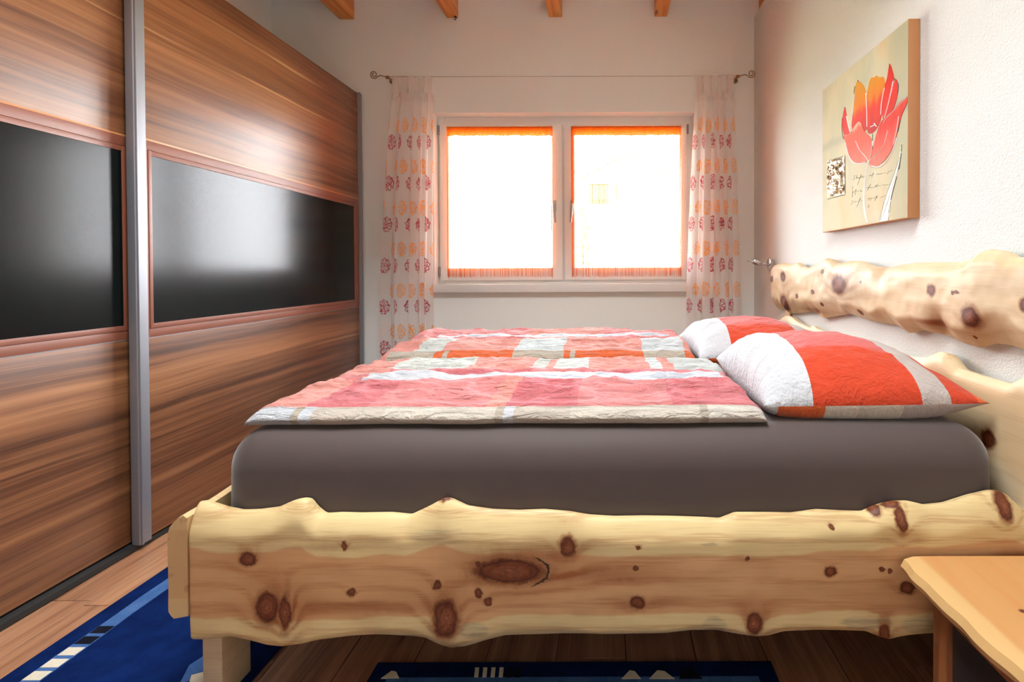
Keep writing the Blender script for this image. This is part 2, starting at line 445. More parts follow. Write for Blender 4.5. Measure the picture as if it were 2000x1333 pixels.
# ------------------------------------------------------------------ outdoors
M_lawn = simple('lawn', (.42, .46, .30), .9)
struct(tag(box('ground', (-60, 60, -60, 90, -1.4, -1.2), M_lawn), 'sunlit lawn far below the window'))
M_hwall = simple('house_render', (.8, .8, .78), .9); M_hwood = simple('house_dark_timber', (.075, .028, .014), .8); M_roof = simple('house_roof', (.16, .10, .07), .8)
hy = 25.; h0 = PY_(1132, 520, hy); h1 = PY_(1330, 520, hy)
house = thing('chalet', (h0[0] + 2.4, hy, -1.2), 'white chalet with a brown timber balcony seen faintly through the right-hand pane', 'building')
zt = PY_(1150, 365, hy)[2]
bm = bmesh.new(); bm_box(bm, h0[0] - .2, h1[0], hy, hy + 7, -1.2, zt); obj('wall', bm, M_hwall, house)
xc = (h0[0] + h1[0]) / 2
mesh('roof', [(h0[0] - .9, hy - 1, zt - .1), (xc, hy - 1, zt + 1.5), (h1[0] + .7, hy - 1, zt - .1), (h0[0] - .9, hy + 8, zt - .1), (xc, hy + 8, zt + 1.5), (h1[0] + .7, hy + 8, zt - .1),
              (h0[0] - .9, hy - 1, zt + .1), (xc, hy - 1, zt + 1.7), (h1[0] + .7, hy - 1, zt + .1), (h0[0] - .9, hy + 8, zt + .1), (xc, hy + 8, zt + 1.7), (h1[0] + .7, hy + 8, zt + .1)],
     [(0, 1, 4, 3), (1, 2, 5, 4), (6, 7, 10, 9), (7, 8, 11, 10), (0, 1, 7, 6), (1, 2, 8, 7), (3, 4, 10, 9), (4, 5, 11, 10), (0, 3, 9, 6), (2, 5, 11, 8)], simple('house_roof_pale', (.78, .74, .70), .8), house)
ba = PY_(1152, 359, hy - .8); bb = PY_(1188, 390, hy - .8)
bal = box('balcony', (ba[0] - .05, bb[0] + .05, hy - .85, hy, bb[2] - .1, bb[2]), M_hwood, house)
box('handrail', (ba[0] - .05, bb[0] + .05, hy - .85, hy - .78, ba[2] - .08, ba[2]), M_hwood, bal)
mesh('gable', [(h0[0] - .2, hy, zt), (h1[0], hy, zt), (xc, hy, zt + 1.45), (h0[0] - .2, hy - .9, zt), (h1[0], hy - .9, zt), (xc, hy - .9, zt + 1.45)], [(0, 1, 2), (3, 5, 4), (0, 3, 4, 1), (1, 4, 5, 2), (2, 5, 3, 0)], M_hwall, house)
n = 8
for k in range(n):
    xk = ba[0] + (bb[0] - ba[0]) * k / n
    box('slat', (xk, xk + (bb[0] - ba[0]) / n * .78, hy - .86, hy - .83, bb[2], ba[2] - .08), M_hwood, bal)
# shrub
M_leaf = simple('shrub_leaf', (.05, .14, .02), .6); M_stem = simple('shrub_stem', (.05, .03, .02), .8)
sy = 11.; sc_ = PY_(1140, 470, sy)
shrub = thing('shrub', (sc_[0], sy, -1.2), 'pale green leafy shrub low behind the right-hand pane', 'shrub')
bm = bmesh.new(); bm_tube(bm, [(sc_[0], sy, -1.2), (sc_[0] + .03, sy, .2), (sc_[0] - .02, sy, 1.6)], [.05, .035, .015]); obj('stem', bm, M_stem, shrub, True)
rs = random.Random(8); vs_, fs_ = [], []
for k in range(420):
    p = Vector((sc_[0] + rs.gauss(0, .10), sy + rs.gauss(0, .16), rs.uniform(.9, 2.4)))
    a = Vector((rs.gauss(0, 1), rs.gauss(0, 1), rs.gauss(0, 1))).normalized(); b = a.orthogonal().normalized()
    L = rs.uniform(.03, .06); i = len(vs_)
    vs_ += [p - a * L, p + b * L * .4, p + a * L, p - b * L * .4]; fs_.append((i, i + 1, i + 2, i + 3))
tag(mesh('foliage', vs_, fs_, M_leaf, shrub), kind='stuff')

# ------------------------------------------------------------------ wardrobe
WT = PX_(700, 183, XD)[2]; WY1 = D - .02
ward = thing('wardrobe', (-2.13, 1.9, 0), 'tall walnut sliding-door wardrobe with black glass bands and aluminium grip', 'wardrobe')
WY0 = .12
boxes('carcass', [(XL + .02, -1.875, WY1 - .02, WY1, 0, WT - .01), (XL + .02, -1.875, WY0, WY0 + .02, 0, WT - .01), (XL + .02, -1.875, WY0 + .02, WY1 - .02, WT - .03, WT - .01), (XL + .02, XL + .03, WY0 + .02, WY1 - .02, .0, WT - .03)], M_walnut, ward)
box('plinth', (XL + .03, -1.885, WY0 + .02, WY1 - .02, 0, .045), M_dark, ward)
box('bottom_rail', (-1.87, XD - .004, WY0, WY1, .004, .022), M_dark, ward)
def gz(px, py, x=XD): return PX_(px, py, x)[2]
zft, zgt, zgb, zfb = gz(283, 273), gz(295, 305), gz(297, 632), gz(284.5, 659)
def door_(x, y0, y1, gy0, gy1, profiles, label):
    d = box('door', (x - .018, x - .004, y0, y1, .03, WT), M_walnut, ward, .0015); d['label'] = label
    box('top_panel', (x - .004, x, y0, y1, zft + .006, WT), M_walnut, d, .001)
    box('bottom_panel', (x - .004, x, y0, y1, .03, zfb - .006), M_walnut, d, .001)
    box('edge_strip', (x - .004, x + .0015, y0, y1, zft, zft + .006), M_strip, d)
    box('metal_strip', (x - .004, x + .0015, y0, y1, zfb - .006, zfb - .003), M_alu, d)
    o_ = .016
    def ring(nm, a0, a1, c0, c1, b0, b1, e0, e1, xx, mat):
        boxes(nm, [(x - .004, xx, a0, b0, c0, c1), (x - .004, xx, b1, a1, c0, c1), (x - .004, xx, b0, b1, c0, e0), (x - .004, xx, b0, b1, e1, c1)], mat, d, .0008)
    ring('glass_frame', y0, y1, zfb - .003, zft, gy0 - o_, gy1 + o_, zgb - o_ * 1.3, zgt + o_ * 1.3, x + .002, M_frame)
    ring('glass_bead', gy0 - o_ + .0015, gy1 + o_ - .0015, zgb - o_ * 1.3 + .0015, zgt + o_ * 1.3 - .0015, gy0, gy1, zgb, zgt, x + .004, M_frame)
    box('glass_panel', (x - .003, x + .001, gy0, gy1, zgb, zgt), M_bglass, d)
    for (p0, p1) in profiles:
        bm = bmesh.new()
        bm_box(bm, x - .02, x + .013, p0, p1, .022, WT + .004, .004, 3)
        bm_box(bm, x - .02, x + .019, p0 + .004, p0 + .012, .022, WT + .004, .002)
        obj('grip_profile', bm, M_alu, d, True)
    return d
yp0, yp1 = PX_(259, 527, XD)[1], PX_(283, 527, XD)[1]
ye0, ye1 = PX_(700, 440, XD)[1], PX_(705.5, 440, XD)[1]
door_(XD, yp1, ye0, PX_(296, 450, XD)[1], PX_(691, 490, XD)[1], ((yp0, yp1), (ye0, ye1)), 'sliding door nearer the window with a long black glass band')
XD2 = XD - .034
door_(XD2, WY0 + .03, yp1 - .01, WY0 + .10, PX_(238.5, 470, XD2)[1], ((WY0, WY0 + .03),), 'sliding door nearer the viewer set back behind the grip')
box('top_rail', (-1.875, XD - .036, WY0, WY1, WT - .006, WT + .002), M_alu, ward)

# ------------------------------------------------------------------ live edge slabs
def smooth1(a, k):
    if k <= 0: return a
    w = np.exp(-np.linspace(-2, 2, 2 * k + 1) ** 2); w /= w.sum()
    return np.convolve(np.pad(a, k, mode='edge'), w, 'valid')
def slab(name, axis, s0, s1, top, bot, face, thick, sign, mat, parent, N=260, Mr=26, ht=.045, dt=.03, hb=.02, db=.012, bumps=(), amp=.0025, sm=2, endround=.012):
    s = np.linspace(s0, s1, N)
    tp = np.array(sorted(top)); bt = np.array(sorted(bot))
    zt_ = smooth1(np.interp(s, tp[:, 0], tp[:, 1]), sm); zb_ = smooth1(np.interp(s, bt[:, 0], bt[:, 1]), sm)
    vs_, uv = [], []
    hts = ht * (1 + .5 * fbm(s * 5, s * 0 + 3, 2)); hbs = hb * (1 + .9 * fbm(s * 6, s * 0 + 8, 2))
    # rows denser near both edges
    vr = np.linspace(0, 1, Mr); vr = .5 - .5 * np.cos(np.pi * vr); vr = .6 * vr + .4 * np.linspace(0, 1, Mr)
    for i in range(N):
        e = min(i, N - 1 - i) * (s1 - s0) / (N - 1)
        er = 0 if e >= endround else endround * (1 - math.sqrt(max(0, 1 - (1 - e / endround) ** 2)))
        z = zb_[i] + (zt_[i] - zb_[i]) * vr
        off = np.zeros(Mr)
        a = np.clip(1 - (zt_[i] - z) / hts[i], 0, 1); off += dt * (1 - np.sqrt(np.clip(1 - (a * .995) ** 2, 0, 1))) * .5 + dt * a * .5
        a = np.clip(1 - (z - zb_[i]) / hbs[i], 0, 1); off += db * (a ** 1.3)
        off += amp * fbm(s[i] * 9 + 0 * z, z * 14, 3) + er
        for (bs, bz, br, bd) in bumps:
            q = ((s[i] - bs) / br) ** 2 + ((z - bz) / br) ** 2
            off += bd * np.exp(-q * 1.5)
        off = np.minimum(off, thick - .004)
        for k in range(Mr):
            c = face + sign * off[k]
            vs_.append((s[i], c, z[k]) if axis == 'x' else (c, s[i], z[k])); uv.append((s[i], vr[k]))
        for k, zz in ((1, zt_[i] - .006), (0, zb_[i] + .006)):
            c = face + sign * thick
            vs_.append((s[i], c, zz) if axis == 'x' else (c, s[i], zz)); uv.append((s[i], k))
    W = Mr + 2; fs_ = []
    for i in range(N - 1):
        for k in range(W):
            a = i * W + k; b = i * W + (k + 1) % W
            fs_.append((a, b, b + W, a + W))
    fs_.append(tuple(range(W))[::-1]); fs_.append(tuple((N - 1) * W + k for k in range(W)))
    o = mesh(name, vs_, fs_, mat, parent, uv, True)
    o.data.set_sharp_from_angle(angle=R(50))
    return o

# ------------------------------------------------------------------ bed
YB = 1.19; XH = 1.0
bed = thing('bed', (0, 2.1, 0), 'rustic stone pine double bed with live-edge side rail and knotty headboard', 'bed')
def rx(px, py): p = PY_(px, py, YB); return p[0], p[2]
rail_knots_px = [(485, 1093, 15, 12), (672, 1068, 4, 7), (687, 1158, 7, 7), (522, 1187, 20, 27), (556, 1198, 10, 30), (853, 1143, 7, 7), (871, 1210, 22, 34), (935, 1160, 6, 8), (953, 1174, 7, 7),
    (995, 1117, 62, 22), (933, 1103, 6, 6), (1109, 1070, 14, 17), (1246, 1178, 13, 11), (1243, 1111, 5, 4), (1246, 1069, 4, 4), (1461, 1093, 4, 4), (1473, 1218, 13, 19), (1622, 1117, 10, 9),
    (1722, 1114, 5, 4), (1737, 1116, 4, 4), (1773, 1150, 12, 11), (1727, 1240, 9, 18), (1624, 1031, 4, 4), (1718, 1003, 11, 11), (1748, 993, 18, 8), (1763, 1018, 9, 20), (1968, 995, 13, 24), (858, 982, 22, 7), (603, 977, 12, 5)]
rk = []
for (px, py, a, b) in rail_knots_px:
    x_, z_ = rx(px, py); rk.append((x_, z_, a * YB / F, b * YB / F))
halo = []
for (px, py, a, b, am) in [(1010, 1117, 120, 45, .55), (1180, 1125, 130, 16, .5), (545, 1195, 60, 55, .55), (871, 1215, 40, 60, .5), (490, 1093, 70, 26, .35), (700, 1185, 230, 14, .35), (1110, 1072, 50, 30, .35), (1250, 1180, 70, 16, .35), (1473, 1200, 34, 45, .4), (1727, 1225, 34, 30, .4), (650, 1070, 90, 6, .35), (1775, 1150, 30, 30, .3), (1763, 1050, 40, 14, .4), (1980, 1085, 50, 14, .5)]:
    x_, z_ = rx(px, py); halo.append((x_, z_, a * YB / F, b * YB / F, am))
grey = []
for (px, py, a, b, am) in [(925, 1232, 32, 16, .5), (1395, 1222, 24, 18, .5), (1690, 1218, 50, 14, .5), (1800, 1222, 40, 18, .45), (860, 1050, 60, 16, .3), (1385, 1065, 20, 4, .4), (570, 1245, 26, 10, .3)]:
    x_, z_ = rx(px, py); grey.append((x_, z_, a * YB / F, b * YB / F, am))
M_rail = m_pine('stone_pine_rail', 0, rk, halo, True, grey, cracks=[(*rx(1000, 1116), 62 * YB / F, 30 * YB / F)])
top_px = [(360, 1006), (372, 994), (392, 979), (410, 984), (435, 992), (465, 998), (500, 997), (545, 991), (572, 979), (588, 974), (602, 976), (612, 990), (630, 1005), (660, 1003), (700, 1004), (760, 1003), (800, 1007), (820, 998), (845, 986), (868, 973), (880, 976), (910, 990), (960, 997), (1010, 999), (1060, 997), (1110, 1001), (1150, 1008), (1200, 1011), (1260, 1010), (1320, 1011), (1380, 1013), (1408, 1015), (1438, 1003), (1500, 1003), (1550, 1004), (1600, 997), (1650, 1000), (1690, 1001), (1712, 990), (1745, 981), (1778, 980), (1810, 988), (1850, 984), (1900, 968), (1945, 958), (1965, 965), (1985, 984), (2000, 998), (2030, 1012)]
bot_px = [(360, 1250), (400, 1250), (450, 1243), (480, 1249), (520, 1260), (550, 1263), (590, 1258), (620, 1250), (680, 1243), (740, 1240), (800, 1242), (830, 1246), (860, 1260), (880, 1265), (910, 1262), (950, 1250), (985, 1242), (1100, 1238), (1200, 1239), (1300, 1237), (1350, 1231), (1400, 1231), (1440, 1238), (1475, 1243), (1500, 1241), (1530, 1234), (1600, 1231), (1690, 1233), (1715, 1243), (1735, 1249), (1760, 1243), (1800, 1238), (1850, 1236), (1900, 1236), (2030, 1236)]
yt_ = YB + .03
top = [(PY_(a, b, yt_)[0], PY_(a, b, yt_)[2]) for a, b in top_px]; bot = [(PY_(a, b, YB + .008)[0], PY_(a, b, YB + .008)[2]) for a, b in bot_px]
xr0 = PY_(366, 1100, YB)[0]
slab('side_rail', 'x', xr0, .998, top, bot, YB, .05, 1, M_rail, bed, N=420, Mr=30, ht=.05, dt=.034, hb=.012, db=.008, endround=.006)
M_pine_y = m_pine('stone_pine_plain', 1, [(2.0, .42, .012, .016), (2.6, .38, .015, .02)], (), True)
# far side rail
slab('side_rail', 'x', xr0, .998, [(a, b + .01) for a, b in top], bot, 3.10, .05, -1, M_rail, bed, N=160, Mr=14, ht=.05, dt=.034, hb=.012, db=.008)
# foot panel, its end grain faces the viewer
fz1 = PY_(340, 1015, YB)[2]; fz0 = PY_(340, 1210, YB)[2]
fx0 = PY_(324, 1100, YB)[0]; fx1 = xr0 - .001
ys = np.linspace(1.19, 3.11, 20)
ftop = [(y_, fz1 + .008 + .012 * math.sin(y_ * 5.) * (y_ > 1.3)) for y_ in ys]; fbot = [(y_, fz0 + .01 * math.sin(y_ * 4.) * (y_ > 1.3)) for y_ in ys]
t = T('stone_pine_end_grain'); c = t.coord(); x, y, z = t.sep(c)
g = t.noise(t.comb(x * 30., y * 3., z * 9.), 1., 4, .6)
spots = t.smooth(t.noise(c, 26., 3, .6), .58, .70)
mid = t.smooth(z, fz0 + .045, fz0 + .05) * (1. - t.smooth(z, fz1 - .03, fz1 - .022))
col = t.mix(g, sr(208, 178, 130), sr(198, 160, 108)); col = t.mix(mid * .6, col, sr(190, 146, 100)); col = t.mix(spots * .5, col, sr(150, 98, 62))
M_end = t.set(Base_Color=col, Roughness=.55)
slab('foot_panel', 'y', YB + .001, 3.11, ftop, fbot, fx0, fx1 - fx0, 1, M_end, bed, N=120, Mr=18, ht=.045, dt=.038, hb=.02, db=.012, endround=.004)
# legs
M_leg = m_pine('stone_pine_leg', 0, (), (), False)
for (xa, ya) in ((PY_(405, 1290, 1.26)[0], 1.245), (PY_(405, 1290, 1.26)[0], 2.95), (.88, 1.245), (.88, 2.95)):
    box('leg', (xa, xa + .048, ya, ya + .10, .0125 if xa < 0 else .0, .36), M_leg, bed, .003)
boxes('slat_base', [(-.975, .975, 1.243, 1.27, .30, .36), (-.975, .975, 3.03, 3.048, .30, .36)] + [(-.975 + .13 * k, -.975 + .13 * k + .07, 1.27, 3.03, .345, .36) for k in range(15)], M_leg, bed)
# headboard: two live edge slabs on posts
def hy_(px, py, x=XH): p = PX_(px, py, x); return p[1], p[2]
up_top = [(1513, 518), (1518, 515), (1532, 514), (1545, 517), (1558, 513), (1566, 521), (1580, 523), (1600, 513), (1614, 504), (1624, 507), (1634, 515), (1660, 510), (1680, 510), (1700, 519), (1730, 523), (1760, 517), (1790, 513), (1830, 513), (1870, 513), (1898, 506), (1914, 490), (1935, 487), (1958, 490), (1975, 502), (1990, 503), (2000, 502), (2040, 500), (2090, 496)]
up_bot = [(1503, 596), (1512, 604), (1520, 604), (1524, 596), (1531, 612), (1545, 612), (1580, 609), (1597, 622), (1620, 618), (1650, 613), (1690, 628), (1740, 636), (1762, 651), (1775, 650), (1790, 645), (1830, 655), (1870, 672), (1900, 680), (1930, 671), (1960, 676), (2000, 692), (2040, 704), (2090, 720)]
utop = [hy_(*p, XH + .02) for p in up_top]; ubot = [hy_(*p, XH + .02) for p in up_bot]
hk = []
for (px, py, a, b) in [(1528, 541, 4, 8), (1530, 592, 5, 13), (1640, 556, 13, 16), (1606, 531, 2.5, 4), (1588, 571, 2.5, 4), (1556, 579, 2.5, 4), (1818, 567, 7, 10), (1865, 572, 3, 3), (1873, 572, 4, 3), (1898, 619, 13, 18), (1673, 610, 4, 4), (1508, 545, 2.5, 5), (1602, 595, 2, 3), (1682, 552, 1.5, 2), (1892, 660, 2, 2), (2003, 595, 9, 12)]:
    y_, z_ = hy_(px, py); y2 = hy_(px - a, py)[0]; hk.append((y_, z_, abs(y2 - y_), b * y_ / F))
hh = []
for (px, py, a, b, am) in [(1650, 556, 34, 34, .35), (1533, 580, 10, 30, .4), (1820, 630, 34, 26, .55), (1898, 620, 26, 30, .3), (1575, 606, 20, 8, .4), (1720, 535, 20, 12, .2)]:
    y_, z_ = hy_(px, py); y2 = hy_(px - a, py)[0]; hh.append((y_, z_, abs(y2 - y_), b * y_ / F, am))
M_head = m_pine('stone_pine_headboard', 1, hk, hh, False, tint=.86)
def bmp(px, py, r, d): y_, z_ = hy_(px, py); return (y_, z_, r, d)
slab('upper_headboard', 'y', 1.12, hy_(1504, 560)[0], utop, ubot, XH, .052, 1, M_head, bed, N=420, Mr=30, ht=.035, dt=.03, hb=.062, db=.046, amp=.007,
     bumps=[bmp(1715, 534, .05, .018), bmp(1825, 632, .05, .024), bmp(1585, 612, .035, .02), bmp(1545, 590, .03, -.008), bmp(1650, 556, .08, -.008), bmp(1560, 535, .04, .008), bmp(1900, 580, .1, -.006), bmp(1525, 603, .03, .018)])
lo_top = [(1520, 640), (1528, 624), (1538, 617), (1548, 618), (1562, 630), (1585, 641), (1592, 636), (1600, 643), (1640, 655), (1690, 671), (1740, 685), (1780, 696), (1815, 699), (1832, 692), (1845, 687), (1858, 692), (1868, 706), (1878, 719), (1910, 730), (1950, 742), (1982, 750), (1996, 744), (2012, 735), (2060, 760)]
ltop = [hy_(*p, XH + .03) for p in lo_top]
lbot = [(1.0, .24), (3.3, .24)]
M_headlow = m_pine('stone_pine_headboard_low', 1, [(1.35, .62, .02, .02), (1.22, .40, .02, .016), (2.2, .60, .02, .02)], (), False)
slab('lower_headboard', 'y', 1.195, 3.10, ltop, lbot, XH, .05, 1, M_headlow, bed, N=300, Mr=26, ht=.03, dt=.02, hb=.02, db=.012, amp=.003)
for y_ in (1.197, 2.985): box('post', (XH + .052, XW - .002, y_, y_ + .075, .0, .98), M_leg, bed, .002)

# ------------------------------------------------------------------ mattress
def superbox(name, x0, x1, y0, y1, z0, z1, rad, mat, n=10, tw=0.):
    bm = bmesh.new(); bm_box(bm, x0, x1, y0, y1, z0, z1)
    top_ = [e for e in bm.edges]
    bmesh.ops.bevel(bm, geom=top_, offset=rad, segments=n, profile=.5, affect='EDGES')
    return bm
bm = superbox('mattress', -.972, .975, 1.246, 3.04, .362, .672, .095, M_sheet, 12)
for v in bm.verts:      # slight belly on the sides
    if v.co.z < .60: v.co.y += -.004 * math.sin((v.co.z - .36) / .24 * math.pi) * (1 if v.co.y < 1.4 else 0)
mat_o = obj('mattress', bm, M_sheet, None, True)
tag(mat_o, 'thick mattress in a dark taupe fitted sheet on the pine bed', 'mattress')
ZM = .672

# ------------------------------------------------------------------ bedding
GREYW, BEIGE = sr(194, 196, 200), sr(176, 164, 148)
PINK, ROSE, CORAL, ORNG, SALM = sr(204, 126, 124), sr(194, 106, 110), sr(206, 84, 50), sr(206, 96, 50), sr(208, 138, 126)
def stops_from(bands):      # [(start, colour), ...] for a CONSTANT ramp
    return bands
def m_duvet(name, rows, hem):
    # rows: list of (v_start, column bands); hem: column bands along the front side
    t = T(name); u, v, w_ = t.sep(t.coord('UV'))
    res = None
    wob = (t.noise(t.coord(), 7., 2, .5) - .5) * .012
    for k, (vst, bands) in enumerate(rows):
        c_ = t.ramp(u, bands, 'CONSTANT')
        res = c_ if res is None else t.mix(t.smooth(v + wob, vst - .003, vst + .003), res, c_)
    fine = t.noise(t.comb(u * 900., v * 500., 0.), 1., 2, .5)
    cr = t.noise(t.coord(), 85., 4, .65); ox, oy, oz = t.sep(t.coord()); cr2 = t.noise(t.comb(ox * 13., oy * 48., oz * 30.), 1., 4, .55, 1.4)
    t.bump(cr * .35 + cr2 * 1.3 + fine * .05, .9, .024)
    t.set(Sheen_Weight=.15)
    return t.set(Base_Color=res, Roughness=.85, Specular_IOR_Level=.2)
def duvet(name, x0, x1, y0, y1, zf, zb, mat, seed, label, group, slope=0.):
    nu, nv = 260, 130
    rows = []
    vs_, uv = [], []
    # cross profile in y: bottom front -> up the front side -> across the top -> down the back
    nside = 9
    prof = []
    for k in range(nside): a = k / (nside - 1); prof.append((a * .09 - 0., a))          # front side, v 0..0.09
    us = np.linspace(0, 1, nu)
    tv = np.linspace(0, 1, nv)
    X = x0 + (x1 - x0) * us
    def hgt(U, Vv):
        Xg = x0 + (x1 - x0) * U; Yg = y0 + (y1 - y0) * Vv
        base = zf + (zb - zf) * np.clip(Vv * 1.3, 0, 1) ** .8
        q = np.clip(Vv * 9, .15, 1)
        h = .010 * fbm(Xg * 2.2 + seed, Yg * 4, 3) + .0075 * fbm(Xg * 5 + seed, Yg * 12 + 3, 3) + .0065 * ridge(Xg * 7 + seed + .8 * fbm(Xg * 3, Yg * 3, 2), Yg * 20, 3)
        h += .0022 * fbm(Xg * 45 + seed, Yg * 60, 2) + .004 * ridge(Xg * 6 + Yg * 9 + seed, Yg * 9 - Xg * 3, 2)
        return base + h * q
    def edge_in(U):       # the ends are a little ragged
        return 0
    P, UVs = [], []
    for i, u in enumerate(us):
        # rounded short ends
        e = min(u, 1 - u) * (x1 - x0); re = .045
        endf = 1.0 if e >= re else math.sqrt(max(0, 1 - (1 - e / re) ** 2))
        endf = .30 + .70 * endf
        col = []
        h0_ = hgt(u, tv)
        zt_f = ZM + .002 + (h0_[0] - ZM) * endf
        yj = .006 * float(fbm(np.array(u * 6. + seed), np.array(1.), 3)) * 2
        for k in range(nside):                      # front side bulge
            a = k / (nside - 1)
            y_ = y0 + yj + .014 * (1 - math.sin(a * math.pi)) + (.014 if k == nside - 1 else 0) * 0
            z_ = ZM + .004 + (zt_f - ZM - .010) * a
            col.append((X[i], y_ + .012 * (a ** 4), z_, u, a * .10))
        for j in range(1, nv):
            v = tv[j]; z_ = ZM + .002 + (h0_[j] - ZM) * endf
            dist = (1 - v) * (y1 - y0); df = (y0 + v * (y1 - y0)) - y0
            if dist < .04: z_ = ZM + .002 + (z_ - ZM) * (.25 + .75 * math.sqrt(max(0, 1 - (1 - dist / .04) ** 2)))
            if df < .035: z_ -= (.012) * (1 - df / .035) ** 2
            y_ = y0 + yj * (1 - v) + .031 * (1 - v) + v * (y1 - y0)
            col.append((X[i] + .006 * math.sin(v * 17 + seed) * (2 * u - 1), y_, z_, u, .10 + .90 * v))
        col.append((X[i], y1 - .004, ZM + .003, u, 1.0))
        P.append(col)
    ncol = len(P[0])
    for col in P:
        for p in col: vs_.append(p[:3]); uv.append(p[3:])
    fs_ = []
    for i in range(nu - 1):
        for k in range(ncol - 1):
            a = i * ncol + k; fs_.append((a, a + ncol, a + ncol + 1, a + 1))
        fs_.append((i * ncol + ncol - 1, (i + 1) * ncol + ncol - 1, (i + 1) * ncol, i * ncol))
    fs_.append(tuple(range(ncol))); fs_.append(tuple((nu - 1) * ncol + k for k in range(ncol))[::-1])
    o = mesh(name, vs_, fs_, mat, None, uv, True)
    return tag(o, label, 'duvet', group)
hemb = [(0, GREYW), (.085, BEIGE), (.10, GREYW), (.125, sr(190, 178, 164)), (.26, sr(200, 190, 176)), (.475, BEIGE), (.49, GREYW), (.51, sr(186, 174, 160)), (.62, sr(196, 186, 172)), (.87, BEIGE), (.885, sr(202, 194, 182))]
roseb = [(0, SALM), (.10, ROSE), (.22, PINK), (.45, SALM), (.49, ROSE), (.63, PINK), (.82, ROSE)]
whiteb = [(0, PINK), (.10, GREYW), (.55, sr(196, 200, 208)), (.97, PINK)]
pinkb = [(0, SALM), (.14, ROSE), (.5, PINK), (.62, ROSE), (.9, ROSE)]
mixb = [(0, SALM), (.12, sr(190, 192, 184)), (.32, SALM), (.49, sr(190, 192, 184)), (.53, SALM), (.55, sr(188, 190, 184)), (.64, SALM), (.80, sr(190, 196, 194)), (.83, SALM), (.86, sr(188, 192, 188)), (.985, PINK)]
M_duv1 = m_duvet('duvet_check_near', [(0, hemb), (.115, roseb), (.50, whiteb), (.62, pinkb), (.68, mixb)], None)
DUV = 'folded checked duvets on the mattress'
duvet('duvet', PY_(482, 815, 1.31)[0], PY_(1499, 830, 1.31)[0], 1.30, 2.0, .716, .724, M_duv1, 2.3, 'folded pink and white checked duvet nearest the viewer', DUV)
hem2 = [(0, SALM), (.03, BEIGE), (.175, ORNG), (.20, BEIGE), (.215, ORNG), (.42, BEIGE), (.58, ORNG), (.60, BEIGE), (.615, ORNG), (.83, BEIGE), (.96, ORNG)]
gt2 = [(0, SALM), (.10, sr(192, 194, 188)), (.19, SALM), (.42, sr(190, 196, 194)), (.575, SALM), (.83, sr(190, 194, 194)), (.965, SALM)]
pk2 = [(0, PINK), (.2, PINK), (.42, SALM), (.7, PINK)]
M_duv2 = m_duvet('duvet_check_far', [(0, hem2), (.13, gt2), (.50, pk2), (.58, whiteb), (.68, pk2)], None)
duvet('duvet', -.93, .352, 2.03, 2.63, .742, .764, M_duv2, 9.1, 'folded checked duvet with an orange edge nearest the window', DUV)

def m_pillow(name):
    t = T(name); u, v, _ = t.sep(t.coord('UV'))     # u along the bed, v<0 underside
    b = [(0, GREYW), (.215, ROSE), (.70, sr(204, 192, 186)), (.835, sr(236, 92, 56)), (.95, ORNG)]
    red = t.mix(t.smooth(v, .25, .29), sr(194, 64, 34), sr(192, 94, 90))  # pinker top is light on the red fabric, painted into the colour
    topc = t.ramp(u, [(0, GREYW), (.215, (0, 0, 0)), (.70, sr(180, 170, 164)), (.83, (0, 0, 0)), (.95, ORNG)], 'CONSTANT')
    isred = t.ramp(u, [(0, 0.), (.215, 1.), (.70, 0.), (.83, 1.), (.95, 0.)], 'CONSTANT')
    topc = t.mix(isred, topc, red)
    botc = t.ramp(u, [(0, GREYW), (.06, ORNG), (.27, sr(196, 188, 178)), (.42, sr(180, 174, 162)), (.47, sr(190, 182, 170)), (.62, sr(168, 158, 154))], 'CONSTANT')
    und = 1. - t.smooth(v, -.004, .0)
    cr = t.noise(t.comb(u * 6., v * 14., 0.), 1., 4, .6, 1.0); c2 = t.noise(t.coord(), 70., 3, .6)
    t.bump(cr + c2 * .4, .7, .02); t.set(Sheen_Weight=.15)
    return t.set(Base_Color=t.mix(und, topc, botc), Roughness=.85, Specular_IOR_Level=.2)
M_pil = m_pillow('pillow_stripe')
